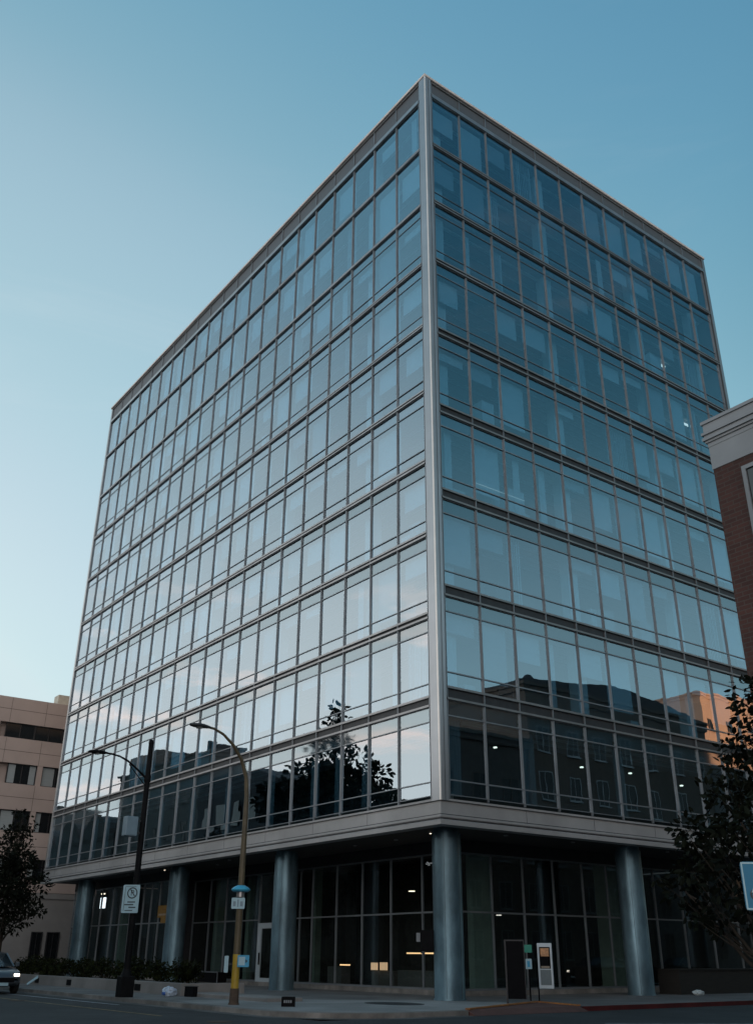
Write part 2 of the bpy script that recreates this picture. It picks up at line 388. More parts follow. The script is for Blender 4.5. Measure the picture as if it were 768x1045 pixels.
# parapet
for F, ue, zz, ub in ((LF, LEN, zL, .52), (RF, DEP, zR, .42)):
    mb = MB()
    F(mb, ub, ue-.2, -.05, .10, zz[0]-.10, zz[0]+.16, 0)
    F(mb, ub, ue-.2, -.12, -.02, zz[0]+.16, TOP-.30, 1)
    F(mb, ub, ue-.2, -.05, .06, TOP-.30, TOP-.185, 0)
    mb.build('parapet_panel', [M['alu'], M['parapanel']], B)
mb = MB()
o = .17
mb.bev(-LEN-.1, o, -o, .25, TOP-.18, TOP, .03); mb.bev(-.25, o-.004, .252, DEP+.1, TOP-.18, TOP, .03)
mb.build('parapet_cap', M['cap'], B)
for F, u0, du, n in ((LF, -XL0, DXL, NL), (RF, YR0, DYR, NR)):
    for k in range(1, n):
        mb = MB(); F(mb, u0+k*du-.03, u0+k*du+.03, -.02, .045, zL[0]+.5, TOP-.302); mb.build('parapet_divider', M['mull'], B)
MB().box(-LEN+.2, -.26, .26, DEP-.1, TOP-.9, TOP-.5).build('roof', M['roofd'], B)
# corner post (rounded) and end posts
mb = MB()
pl = []
for k in range(7):
    t = -math.pi/2+k*math.pi/12
    pl.append((.06+.12*math.cos(t)-.08, -.06+.12*math.sin(t)+.08-.06))
poly = [(-.44,.10),(-.44,-.10),(-.40,-.13)]+[(.02+.11*math.cos(-math.pi/2+k*math.pi/10), -.02+.11*math.sin(-math.pi/2+k*math.pi/10)) for k in range(6)]+[(.13,.32),(.10,.36),(-.10,.36),(-.10,.10)]
mb.prism(poly, 6.98, TOP-.182)
mb.build('corner_post', M['post'], B)
MB().tube([(.115,-.115,6.98),(.115,-.115,TOP-.182)], .042, 14).build('corner_bead', M['bead'], B)
mb = MB(); mb.box(-.24,-.215,-.11,-.095,6.99,TOP-.31); mb.box(.135,.14,.12,.14,6.99,TOP-.31); mb.build('corner_groove', M['darkmetal'], B)
mb = MB(); mb.box(-.51,-.442,-.03,.05,7.0,TOP-.31); mb.box(-.03,.05,.362,.415,7.0,TOP-.31); mb.build('corner_reveal', M['darkmetal'], B)
mb = MB(); mb.box(-LEN-.03, -LEN+.22, -.08, .25, 6.98, TOP-.182); mb.build('end_post', M['alu'], B)
mb = MB(); mb.box(-.2, .09, DEP-.22, DEP+.05, 6.98, TOP-.182); mb.build('end_post', M['alu'], B)
# blind rear walls closing the tower
mb = MB(); mb.box(-LEN, -LEN+.12, .26, DEP, ZS+.3, TOP-.31); mb.box(-LEN+.12, -.22, DEP-.12, DEP, ZS+.3, TOP-.31)
mb.build('rear_wall', M['stoneA'], B)

# fascia: stepped profile swept round both faces (panels with joints)
prof = [(.02,7.06),(.12,7.06),(.12,6.98),(.06,6.96),(.06,6.45),(.16,6.42),(.16,6.34),(.10,6.31),(.10,6.27),(.22,6.22),(.22,6.05),(-.35,6.05),(-.35,7.06)]
mb = MB()
n = len(prof)
vs = []
for d, z in prof: vs.append((-LEN-.05, -d, z))
for d, z in prof: vs.append((d, -d, z))
for d, z in prof: vs.append((d, DEP+.05, z))
fs = [(i, (i+1)%n, n+(i+1)%n, n+i)[::-1] for i in range(n)]+[(n+i, n+(i+1)%n, 2*n+(i+1)%n, 2*n+i)[::-1] for i in range(n)]
fs += [tuple(range(n)), tuple(range(2*n, 3*n))[::-1]]
mb.add(vs, fs)
mb.build('fascia', M['fascia'], B)
for z0_, z1_, d_ in ((6.425,6.475,.068),(6.27,6.305,.108),(6.965,6.985,.118)):
    mb = MB(); mb.box(-LEN-.04, d_, -d_, -d_+.03, z0_, z1_); mb.box(d_-.03, d_, -d_+.03, DEP+.04, z0_, z1_); mb.build('fascia_shade_strip', M['darkmetal'], B)  # dark strips that put shade into the steps of the fascia
for k in range(1, 11): MB().box(-k*4.30-.55-.008, -k*4.30-.55+.008, -.064, -.058, 6.47, 6.94).build('panel_joint', M['darkmetal'], B)
for k in range(1, 7): MB().box(.058, .064, k*4.21+.45-.008, k*4.21+.45+.008, 6.47, 6.94).build('panel_joint', M['darkmetal'], B)
# soffit
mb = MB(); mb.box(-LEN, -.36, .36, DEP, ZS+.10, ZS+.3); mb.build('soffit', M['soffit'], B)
for x, y in ((-2.95,1.9),(-6.,2.4),(-9.2,2.4),(-16.,2.4),(-19.9,1.5),(-23.,2.4),(-28.4,1.6),(-34.,1.6),(-1.6,5.),(-1.6,9.2),(-1.6,16.),(-1.6,20.)):
    mb = MB(); mb.lathe([(.09,0),(.10,.012),(.10,.04)], (x,y,ZS+.062), 14, 0); mb.lathe([(.05,0),(.05,.008)], (x,y,ZS+.053), 10, 1 if (x,y) in ((-2.95,1.9),(-28.4,1.6)) else 2)
    mb.build('soffit_light', [M['alu'], M['down'], M['lampgl']], B)
# columns
for x, y in ((-1.6,1.6),(-14.1,1.65),(-26.3,1.65),(-41.2,1.6),(-1.55,12.9),(-1.55,24.6)):
    mb = MB(); r = .60
    c0 = (x,y,G0); mb.lathe([(r+.03,-.03),(r+.03,.05)], c0, 48); mb.lathe([(r,.05),(r,3.03)], c0, 48); mb.lathe([(r-.012,3.03),(r-.012,3.05)], c0, 48); mb.lathe([(r,3.05),(r,6.12)], c0, 48); mb.lathe([(r-.05,6.12),(r-.05,6.32)], c0, 48)
    col_ = mb.build('column', M['colm'], B)
    for a_ in (-.9,.2,1.3,2.6,4.2): sx_, sy_ = x+.601*math.cos(a_), y+.601*math.sin(a_); MB().tube([(sx_,sy_,G0+.06),(sx_,sy_,ZS-.05)], .006, 5).build('seam', M['darkmetal'], col_)

# ------------------------------------------------------------------ ground floor glazing
YG, XG, YA = 4.2, -4.2, 2.5
def shop(F, u0, u1, off):
    """one glazed bay: frame + panes; F maps (u0,u1,d0,d1,z0,z1)"""
    fr, pn = MB(), MB(); q = .035
    F(fr, u0, u0+q, off-.06, off+.05, .06, 5.62); F(fr, u1-q, u1, off-.06, off+.05, .06, 5.62)
    F(fr, u0+q, u1-q, off-.06, off+.05, 3.13, 3.20); F(fr, u0+q, u1-q, off-.06, off+.05, .06, .14); F(fr, u0+q, u1-q, off-.06, off+.05, 5.55, 5.62)
    F(pn, u0+q, u1-q, off-.01, off+.002, .14, 3.13); F(pn, u0+q, u1-q, off-.01, off+.002, 3.20, 5.55)
    w = fr.build('shopfront_window', M['mull'], B); pn.build('pane', M['glassG'], w)
us = [4.2,6.36,8.71,11.02,13.25,15.47,16.66,19.05]
for a, b in zip(us, us[1:]): shop(LF, a+.001, b-.001, -YG)
us = [20.94,22.93,24.92,27.01,29.2]
for a, b in zip(us, us[1:]): shop(LF, a+.001, b-.001, -YG)
us = [29.2,30.6,31.9,33.1,35.1,36.8,38.2,40.3,42.4,44.4,45.7]
for a, b in zip(us, us[1:]): shop(LF, a+.001, b-.001, -YA)
us = [4.2,6.46,8.45,10.48,12.53,14.3,16.1,17.95,20.14,22.55,24.9,26.0]
for a, b in zip(us, us[1:]): shop(RF, a+.001, b-.001, XG)
# door with transom light above
door = MB()
for a, b in ((19.05,19.22),(20.77,20.94)): LF(door, a, b, -YG-.06, -YG+.06, .0, 3.0)
LF(door, 19.22, 20.77, -YG-.06, -YG+.06, 2.72, 3.0); LF(door, 19.22, 20.77, -YG-.06, -YG+.06, .0, .25)
for a, b in ((19.22,19.40),(20.58,20.77)): LF(door, a, b, -YG-.04, -YG+.045, .25, 2.72)
d = door.build('door', M['kiosk'], B, label='glazed entrance door in a pale metal frame')
mb = MB(); LF(mb, 19.40, 20.58, -YG-.01, -YG+.002, .25, 2.72); mb.build('pane', M['glassG'], d)
mb = MB(); LF(mb, 20.60, 20.64, -YG+.047, -YG+.12, .9, 1.5); mb.build('handle', M['black'], d)
fr, pn = MB(), MB()
LF(fr, 19.05, 19.12, -YG-.06, -YG+.05, 3.0, 5.62); LF(fr, 20.87, 20.94, -YG-.06, -YG+.05, 3.0, 5.62); LF(fr, 19.12, 20.87, -YG-.06, -YG+.05, 5.55, 5.62)
LF(pn, 19.12, 20.87, -YG-.01, -YG+.002, 3.0, 5.55)
w = fr.build('shopfront_window', M['mull'], B); pn.build('pane', M['glassG'], w)
mb = MB()   # base kerb and head above the glazing
mb.box(-29.2, XG-.001, YG-.10, YG+.12, G0-.02, .06); mb.box(XG-.12, XG+.10, YG-.10, 26.0, G0-.02, .058); mb.box(-45.7, -29.2, YA-.10, YA+.12, G0-.02, .061)
mb.build('base_kerb', M['kerb'], B)
mb = MB(); mb.box(-29.2, XG-.001, YG-.08, YG+.12, 5.62, ZS+.101); mb.box(XG-.12, XG+.08, YG-.08, 26.0, 5.62, ZS+.102); mb.box(-45.7, -29.201, YA-.08, YA+.12, 5.62, ZS+.103); mb.box(-29.3,-29.2,YA+.12,YG-.1,G0,ZS+.1)
mb.build('head_panel', M['darkmetal'], B)
# lobby interior
mb = MB(); mb.box(-45.6, -4.4, 4.4, 25.9, G0-.1, -.02); mb.build('lobby_floor', M['lobbyfloor'], B)
mb = MB()
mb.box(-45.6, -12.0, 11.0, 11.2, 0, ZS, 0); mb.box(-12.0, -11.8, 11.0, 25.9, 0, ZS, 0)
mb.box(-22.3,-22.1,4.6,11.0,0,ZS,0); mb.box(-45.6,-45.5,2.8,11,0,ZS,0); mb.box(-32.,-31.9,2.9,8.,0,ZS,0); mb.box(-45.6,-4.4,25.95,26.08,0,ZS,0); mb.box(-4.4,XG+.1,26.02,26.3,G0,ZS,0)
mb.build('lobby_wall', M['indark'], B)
mb = MB(); mb.box(-5.6,-5.2,6.2,7.4,0,ZS,0); mb.box(-6.4,-5.6,15.9,17.0,0,ZS,0); mb.box(-38.3,-37.9,3.2,3.6,0,ZS,0); mb.box(-23.9,-23.5,5.,5.4,0,ZS,0); mb.box(-18.6,-18.2,6.2,6.6,0,ZS); mb.box(-27.9,-27.4,5.,5.5,0,ZS)
mb.build('lobby_column', M['green'], B)
for (x0,x1,y,z) in ((-16.9,-16.0,7.,.93),(-11.1,-8.2,7.,1.51)):
    MB().box(x0,x1,y,y+.05,z-.03,z+.03).build('lobby_light', M['warm'], B)
MB().box(-13.45,-12.85,7.1,7.15,.72,1.08).build('lobby_light', M['warm2'], B)
MB().box(-14.15,-13.6,7.05,7.09,.72,1.06).build('lobby_light', M['warm2'], B)
MB().lathe([(.16,0),(.16,.03)], (-10.64,7.,4.34), 12).build('lobby_light', M['down'], B)
MB().box(-44.4,-43.4,4.0,4.04,4.45,5.2).build('lobby_light', M['white_l'], B)
MB().box(-44.4,-43.7,4.0,4.04,5.42,5.50).build('lobby_light', M['down'], B)
MB().lathe([(.13,0),(.13,.03)], (-7.,9.5,3.2), 12).build('lobby_light', M['ceilt'], B)
mb = MB()   # counters and desks
mb.bev(-17.2,-15.9,6.4,7.,0,.85,.02); mb.bev(-14.3,-12.4,7.2,7.9,0,.68,.02); mb.bev(-11.2,-8.0,6.5,6.9,0,.75,.02)
mb.build('lobby_counter', M['stoneA'], B)

# ------------------------------------------------------------------ upper interiors
mb = MB(); w = 5.0
for z in zL:
    mb.prism([(-.18,.18),(-LEN+.15,.18),(-LEN+.15,w),(-w,w)], z-.22, z+.22 if z > 8 else z-.02)
mb.build('floor_slab', M['slab'], B)
mb = MB()
for z in zR:
    mb.prism([(-.181,.181),(-.181,DEP-.15),(-w-.001,DEP-.15),(-w-.001,w+.001)], z-.30, z+.22 if z > 8 else z-.02)
mb.build('floor_slab', M['slab'], B)
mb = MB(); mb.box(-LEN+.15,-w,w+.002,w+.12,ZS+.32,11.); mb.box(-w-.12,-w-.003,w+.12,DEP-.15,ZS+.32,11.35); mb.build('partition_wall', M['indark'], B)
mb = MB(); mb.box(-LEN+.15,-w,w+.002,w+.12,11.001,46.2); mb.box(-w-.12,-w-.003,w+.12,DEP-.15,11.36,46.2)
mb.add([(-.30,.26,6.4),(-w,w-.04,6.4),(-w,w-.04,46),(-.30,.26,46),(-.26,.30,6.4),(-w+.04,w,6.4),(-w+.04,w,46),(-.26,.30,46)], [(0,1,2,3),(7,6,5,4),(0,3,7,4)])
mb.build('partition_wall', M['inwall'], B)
mb = MB()
for z in zL[:-1]:
    for d_ in (.9,1.7,2.6,3.6): mb.box(-LEN+.3,-d_-.1,d_,d_+.14,z-.34,z-.222)
mb.build('ceiling_beam', M['incol'], B)
mb = MB()
for z in zR[:-1]:
    for d_ in (.9,1.7,2.6,3.6): mb.box(-d_-.14,-d_,d_+.1,DEP-.3,z-.42,z-.302)
mb.build('ceiling_beam', M['incol'], B)
g_ = random.Random(9)
for k_ in range(46):   # desks, shelves and screens standing behind the glass
    if k_ % 2: r_ = g_.randrange(2,9); y_ = g_.uniform(1,24); x_ = -g_.uniform(.8,1.8); z_ = zR[r_+1 if r_ < 8 else 8]+.23
    else: r_ = g_.randrange(2,9); x_ = -g_.uniform(1,44); y_ = g_.uniform(.8,1.8); z_ = zL[r_+1]+.23
    mb = MB(); w_ = g_.uniform(.5,1.1); mb.bev(x_-w_/2,x_+w_/2,y_-w_/2,y_+w_/2,z_,z_+g_.choice([.75,1.1,1.7]),.02)
    mb.build('office_cabinet', g_.choice([M['blindA'],M['indark'],M['blindB']]), B)
mb = MB()
for i in (0,4,8,11): mb.box(-1.15,-.62,YR0+i*DYR+.45,YR0+i*DYR+1.15,11.6,46.2)
for i in (2,6,10,14,18): mb.box(XL0-i*DXL-1.35,XL0-i*DXL-.65,.62,1.15,11.3,46.2)
mb.build('interior_column', M['incol'], B)
for y, z in ((2.7,9.9),(5.0,9.95),(10.7,9.7),(14.3,9.8),(18.4,9.6)):
    MB().lathe([(.09,0),(.09,.05)], (-2.,y,z), 12).build('interior_light', M['down'], B)
for y0, z, x in ((22.3,33.2,-2.),(23.6,33.7,-2.),(21.6,37.7,-2.)):
    MB().box(x-.08,x+.08,y0,y0+.9,z,z+.05).build('interior_light', M['ceilt'], B)
MB().box(-.30,-.285,2.75,6.2,22.10,22.12).build('interior_light', M['faint'], B)  # thin glowing strip at mid-window height, just behind the glass

# ------------------------------------------------------------------ ground
mb = MB(); mb.box(-900,900,-900,900,RD-1.0,RD-.06); mb.build('ground', M['earth'], kind='structure')
mb = MB(); mb.box(-220,120,-23,-8.35,RD-.055,RD); mb.box(4.35,18.,-8.35,200,RD-.055,RD); mb.box(4.35,18.,-200,-23,RD-.055,RD); mb.build('road', M['asphalt'], kind='structure')
def corner_poly(inset):
    x1, y1, r = 4.5-inset, -8.5+inset, 3.4
    p = [(-75,200),( -75,y1)] 
    p = [(-75, y1)]
    for k in range(9):
        t = -math.pi/2+k*math.pi/16; p.append((x1-r+r*math.cos(t), y1+r+r*math.sin(t)))
    p += [(x1, 200), (-75, 200)]
    return p
mb = MB(); mb.prism(corner_poly(.16), RD-.05, G0); mb.build('sidewalk', M['paving'], kind='structure')
# kerb
def kerb_run(path, w=.16, z0=RD-.05, z1=G0+.004):
    mb = MB(); 
    L_, R_ = [], []
    for i, p in enumerate(path):
        a = Vector(path[max(i-1,0)]); b = Vector(path[min(i+1,len(path)-1)]); d = (b-a).normalized(); nrm = Vector((-d.y, d.x))
        L_.append(Vector(p)+nrm*w); R_.append(Vector(p))
    for i in range(len(path)-1):
        a,b,c,d = R_[i],R_[i+1],L_[i+1],L_[i]
        mb.add([(a.x,a.y,z0),(b.x,b.y,z0),(c.x,c.y,z0),(d.x,d.y,z0),(a.x,a.y,z1),(b.x,b.y,z1),(c.x,c.y,z1),(d.x,d.y,z1)], [(4,5,6,7),(0,1,5,4),(2,3,7,6),(0,3,2,1)])
    return mb
P = corner_poly(0)
path = P[:-2]
kerb_run(path[:-0 or None]+[(4.5,-2.9)]).build('kerb', M['kerb'], kind='structure')
kerb_run([(4.5,2.3),(4.5,60.)]).build('red_kerb', M['redkerb'], kind='structure')
kerb_run([(4.5,60.01),(4.5,200.)]).build('kerb', M['kerb'], kind='structure')
# paving joints: darker saw cuts, and a polished lighter concrete corner fan
mb = MB()
for k in range(28): mb.box(-60+k*2.2-.008, -60+k*2.2+.008, -8.3, -5.9, G0+.004, G0+.006)
mb.box(-60,1.,-6.9,-6.885,G0+.004,G0+.006)
mb.build('paving_joint', M['joint'], kind='structure')
fan = [(1.6-7.5,-8.0+.0),(1.2,-8.25)]+[(.95+3.2*math.cos(-math.pi/2+k*math.pi/12), -4.95+3.2*math.sin(-math.pi/2+k*math.pi/12)) for k in range(1,7)]+[(4.1,-2.9),(1.8,2.6),(-2.,.2),(-6.,-4.8)]
mb = MB(); mb.prism(fan, G0-.01, G0+.008); mb.build('pavement_corner', M['corner'], kind='structure')
mb = MB(); mb.lathe([(1.0,0),(1.0,.004)], (-.2,-2.2,G0+.009), 30, 0, 1.3, .9); mb.build('patched_pavement', M['asphalt'], kind='structure')
# kerb ramp
mb = MB(); mb.prism([(4.34,-2.85),(1.8,2.85),(4.34,2.3)], G0, G0+.016)
mb.add([(4.34,-2.85,G0+.016),(4.80,-2.85,RD+.006),(4.80,2.3,RD+.006),(4.34,2.3,G0+.016),(4.34,-2.85,RD-.02),(4.34,2.3,RD-.02)], [(0,1,2,3),(0,4,1),(3,2,5)])
mb.build('ramp', M['ramp'], kind='structure')
mb = MB()
def strip(a, b, w, z0, z1, t=.02):
    a2, b2 = Vector(a), Vector(b); d = (b2-a2).normalized(); nn = Vector((-d.y, d.x))*w/2
    mb.quad((a2.x+nn.x,a2.y+nn.y,z0),(a2.x-nn.x,a2.y-nn.y,z0),(b2.x-nn.x,b2.y-nn.y,z1),(b2.x+nn.x,b2.y+nn.y,z1),t)
strip((4.35,-2.8),(1.8,2.85),.16,G0+.02,G0+.03,.04); strip((1.8,2.85),(4.35,2.3),.14,G0+.03,G0+.02,.04)
mb.build('ramp_edge', M['orange'], kind='structure')
P2 = [(p[0],p[1]) for p in path]
def offs(pts, d):
    out = []
    for i, p in enumerate(pts):
        a = Vector(pts[max(i-1,0)]); b = Vector(pts[min(i+1,len(pts)-1)]); t = (b-a).normalized(); out.append((p[0]+t.y*d, p[1]-t.x*d))
    return out
g0 = P2+[(4.5,-2.9)]; g1 = offs(g0, .45); mb = MB()
for i in range(len(g0)-1):
    mb.add([(*g0[i],RD+.004),(*g1[i],RD+.004),(*g1[i+1],RD+.004),(*g0[i+1],RD+.004)], [(0,1,2,3)])
mb.build('gutter', M['gutter'], kind='structure')
mb = MB(); mb.box(-30,-14,-14.2,-12.9,RD+.001,RD+.003); mb.box(5.5,11.,-14.5,-12.,RD+.001,RD+.003); mb.box(-8,-1.,-10.6,-9.9,RD+.001,RD+.0035); mb.build('road_patch', M['patch'], kind='structure')
for x, y in ((3.2,-10.9),(-12.,-11.6),(9.6,-6.)):
    mb = MB(); mb.lathe([(.36,0),(.36,.012),(.33,.014)], (x,y,RD-.002), 28, 0); mb.lathe([(.30,.0),(.30,.018)], (x,y,RD-.002), 28, 0)
    tag(mb.build('manhole_cover', M['rust']), 'round iron manhole cover in the asphalt', 'manhole cover', 'manhole covers in the road')
# lane paint
mb = MB()
mb.quad((-60,-10.9,RD+.004),(-60,-11.02,RD+.004),(-7.,-9.62,RD+.004),(-7.,-9.5,RD+.004),.004); mb.build('lane_line', M['whitep'], kind='structure')
mb = MB(); mb.quad((-60,-12.35,RD+.004),(-60,-12.45,RD+.004),(0.,-11.2,RD+.004),(0.,-11.1,RD+.004),.004); mb.build('lane_line', M['yellowp'], kind='structure')
mb = MB(); mb.quad((9.3,-2.,RD+.004),(9.3,-2.12,RD+.004),(12.5,3.0,RD+.004),(12.5,3.12,RD+.004),.004); mb.build('lane_line', M['whitep'], kind='structure')
# other blocks
mb = MB(); mb.prism([(18,-16.5),(120,-16.5),(120,200),(18,200)][::-1], RD-.05, G0); mb.build('sidewalk', M['sidewalk'], kind='structure')
mb = MB(); mb.box(-220,4.35,-45,-23,RD-.05,G0); mb.box(18,120,-45,-23,RD-.05,G0); mb.build('sidewalk', M['sidewalk'], kind='structure')

# ------------------------------------------------------------------ neighbouring buildings
def facade_windows(parent, face, const, us, zs, ww, wh, recess=.18, frame=None, gmat=None, sill=True, curtain=False, name='window'):
    """window parts (frame > pane) on a wall. face '+x','-x','-y','+y'"""
    s = 1 if face[0] == '+' else -1; ax = face[1]
    for u in us:
        for z in zs:
            def bx(m, u0,u1,d0,d1,z0,z1,mi=0):
                if ax == 'x': m.box(const+s*d0, const+s*d1, u0, u1, z0, z1, mi)
                else: m.box(u0, u1, const+s*d0, const+s*d1, z0, z1, mi)
            f = MB(); t = .07
            bx(f,u,u+t,-.02,.05,z,z+wh); bx(f,u+ww-t,u+ww,-.02,.05,z,z+wh); bx(f,u+t,u+ww-t,-.02,.05,z+wh-t,z+wh); bx(f,u+t,u+ww-t,-.02,.05,z,z+t); bx(f,u+ww/2-.03,u+ww/2+.03,-.02,.045,z+t,z+wh-t)
            if sill: bx(f,u-.08,u+ww+.08,0.051,.12,z-.08,z-.002)
            o = f.build(name, frame or M['mull'], parent)
            p = MB(); bx(p,u+t,u+ww/2-.03,.004,.02,z+t,z+wh-t); bx(p,u+ww/2+.03,u+ww-t,.004,.02,z+t,z+wh-t)
            p.build('pane', gmat or M['glassD'], o)

# beige precast office on the left
XB = -56.
nb = empty('precast_office_building', 'pinkish beige precast office block with dark ribbon windows left of the glass tower', 'office building')
mb = MB()
y0, y1 = -3.15, 34.
def bxb(m, a,b,d0,d1,z0,z1,mi=0): m.box(XB+d0, XB+d1, a, b, z0, z1, mi)
bands = [(18.45,19.75),(14.6,16.3),(10.75,12.45),(6.9,8.6)]
mb.box(XB-26, XB-.7, y0+.7, y1, G0, 21.5, 0)                      # core
zc = 21.95
for i, (a, b) in enumerate(bands):
    bxb(mb, y0, y1, -.7, 0, b, zc, 0); zc = a
bxb(mb, y0, y1, -.7, 0, 6.0, zc, 0)
bxb(mb, y0, y0+.7, -.69, -.01, 6.0, 21.9, 0)
mb.box(XB-26, XB-.701, y0, y0+.7, G0, 21.95, 0)
nbw = mb.build('wall', M['beige'], nb)
mb = MB()
bxb(mb, y0+.02, y1, -.7, -.12, G0, 5.999, 0)
bxb(mb, y0, y1, -.12, -.02, 5.55, 5.97, 0)
mb.build('ground_floor_wall', M['beige2'], nb)
mb = MB()
for z in (20.9,17.35,13.5,9.6): bxb(mb, y0, y1, .0, .004, z-.02, z+.02)
for k in range(9):
    y = y0+1.45+k*3.1
    for a, b in ((19.76,21.9),(16.31,18.4),(12.46,14.58),(8.6,10.7)): bxb(mb, y-.015, y+.015, 0, .004, a, b)
mb.build('panel_joint', M['joint'], nbw)
wy = []
for bi, (a, b) in enumerate(bands):
    y = y0+1.3 if bi == 0 else y0+2.0
    k = 0
    while y < y1-2.6:
        W = 2.55
        f, p = MB(), MB()
        for q in (y, y+W-.06): bxb(f, q, q+.06, -.30, -.18, a+.001, b-.001)
        bxb(f, y+.06, y+W-.06, -.30, -.18, b-.07, b-.001); bxb(f, y+.06, y+W-.06, -.30, -.18, a+.001, a+.07)
        bxb(f, y+W*.5-.03, y+W*.5+.03, -.30, -.18, a+.07, b-.07)
        w = f.build('window', M['darkmetal'], nb)
        bxb(p, y+.06, y+W*.5-.03, -.26, -.25, a+.07, b-.07); bxb(p, y+W*.5+.03, y+W-.06, -.26, -.25, a+.07, b-.07)
        p.build('pane', M['glassD'], w)
        if bi and k < 3:
            c = MB(); w0 = [.5,.85,.3][k] if bi == 1 else [.9,.35,.5][k]
            bxb(c, y+.1, y+.1+w0*1.2, -.249, -.24, a+.08, b-.08); 
            c.build('curtain', M['blindB'], w)
            if bi == 1 and k == 0: c = MB(); bxb(c, y+W-.62, y+W-.1, -.249, -.24, a+.08, b-.08); c.build('curtain', M['blindB'], w)
        if bi:
            pm = MB(); bxb(pm, y+W+.001, y+W+.44, -.69, -.02, a+.001, b-.001); pm.build('pier', M['beige'], nb)
            y += W+.44
        else: y += W+.001
        k += 1
for k, (a, b) in enumerate(((3.0,3.95),(4.3,5.4),(-2.6,-1.3))):
    d_ = MB(); bxb(d_, a, a+.08, -.12, -.02, G0, 3.0); bxb(d_, b-.08, b, -.12, -.02, G0, 3.0); bxb(d_, a+.08, b-.08, -.12, -.02, 2.92, 3.0); bxb(d_, (a+b)/2-.03, (a+b)/2+.03, -.12, -.04, G0, 2.92)
    dd = d_.build('door', M['darkmetal'], nb); p = MB(); bxb(p, a+.08, (a+b)/2-.03, -.1, -.08, G0+.05, 2.92); bxb(p, (a+b)/2+.03, b-.08, -.1, -.08, G0+.05, 2.92); p.build('pane', M['glassD'], dd)
MB().bev(XB-3.2, XB-2.0, 2.9, 4.4, 21.5, 23.3, .04).build('roof_housing', M['roofbox'], nb)

# brick corner building on the right
bk = empty('brick_building', 'dark red brick building with a stepped grey cornice at the right edge', 'brick building')
CX, CY, CT = 21.42, -12.0, 9.86
mb = MB(); mb.box(CX, 60, CY, 7.8, G0, CT-.9); mb.build('wall', M['brick'], bk)
def band(o, z0, z1, mi=0):
    mb = MB(); mb.box(CX-o, 60, CY-o, 7.8, z0, z1, mi); return mb
mb = MB()
for o_, a, b in ((.012,CT-.93,CT-.50),(.02,CT-.50,CT-.42),(.045,CT-.42,CT-.375),(.075,CT-.375,CT-.32),(.05,CT-.32,CT-.27),(.08,CT-.27,CT-.22),(.045,CT-.22,CT-.06),(.07,CT-.06,CT)):
    mb.box(CX-o_, 60, CY-o_, 7.8, a, b-.0005)
mb.build('cornice', M['cornice'], bk)
facade_windows(bk, '-y', CY, [21.95,24.6,27.3,30.,33.,36.,39.], [1.2,4.1,6.85], 1.25, 1.9, frame=M['cornice'])
facade_windows(bk, '-x', CX, [-10.,-6.8,-3.6,-.4,2.8], [1.2,4.1,6.85], 1.5, 1.7, frame=M['cornice'])

# buildings across the streets (mirrored in the curtain wall; the last ones added to block sun and sky)
def block(name, label, cat, x0,x1,y0,y1,h, m, face, nu, nz, ww, wh, z0=1.2, fm=None, gm=None):
    e = empty(name, label, cat, group=None)
    mb = MB(); mb.box(x0,x1,y0,y1,G0,h); wl = mb.build('wall', m, e)
    mb = MB(); mb.box(x0-.15,x1+.15,y0-.15,y1+.15,h-.45,h-.0); mb.box(x0-.3,x1+.3,y0-.3,y1+.3,h-.001+.002,h+.25); mb.build('cornice', m, e)
    if nu:
        if face[1] == 'y':
            L_ = x1-x0; us = [x0+L_*(k+.5)/nu-ww/2 for k in range(nu)]; c = y1 if face[0] == '+' else y0
        else:
            L_ = y1-y0; us = [y0+L_*(k+.5)/nu-ww/2 for k in range(nu)]; c = x1 if face[0] == '+' else x0
        zs = [z0+(h-1.4-z0)*k/nz for k in range(nz)]
        facade_windows(e, face, c, us, zs, ww, wh, frame=fm or m, gmat=gm or M['glassD2'])
    return e
e = block('stone_building', 'low dark building mirrored at the far left bottom of the glass', 'building', -150,-104,-34,-28,16.5,M['stoneB'],'+y',12,4,1.6,2.0)
for k in range(4):   # rounded gables on its roof edge
    cx = -145.5+k*11.5; pts = [(cx-5.0,16.7)]+[(cx+5.0*math.cos(math.pi-t*math.pi/10), 16.7+3.1*math.sin(t*math.pi/10)) for t in range(11)]
    mb = MB(); mb.extr(pts[1:], 'y', -32, -28.1); mb.build('gable', M['stoneB'], e)
e = block('tall_stone_building', 'grey flat topped building mirrored in the left glass wall above the street lamps', 'building', -104,-77,-33.5,-28.5,24.2,M['stoneA'],'+y',7,5,1.7,2.2)
MB().box(-103,-94,-33,-29,24.4,26.9).build('roof_housing', M['stoneA'], e)
MB().tube([(-83,-31.5,24.4),(-83,-31.5,26.6)], .8, 12).build('chimney', M['roofd'], e)
mb = MB(); mb.box(-92,-88,-33,-30,24.4,25.6); mb.box(-80.5,-78,-33,-30,24.4,25.3); mb.build('roof_unit', M['roofd'], e)
e = block('gabled_building', 'brown building with a sloping roof mirrored behind the tree in the left glass wall', 'building', -76.8,-52,-33.5,-28,13.5,M['stoneC'],'+y',8,3,1.8,2.1)
mb = MB(); mb.extr([(-77.2,13.76),(-77.2,19.6),(-64.5,20.2),(-52.,16.2),(-51.6,13.76)], 'y', -33.8, -27.6); mb.build('roof', M['roofd'], e)
for k in range(4): MB().box(-75+k*3.4,-73.4+k*3.4,-27.6,-27.45,14.6,16.9).build('dormer_window', M['glassD'], e)
block('low_stone_building', 'low brown corner building mirrored near the bottom of the left glass wall', 'building', -51.2,-20,-50,-28.4,9.,M['stoneC'],'+y',8,2,1.5,2.)
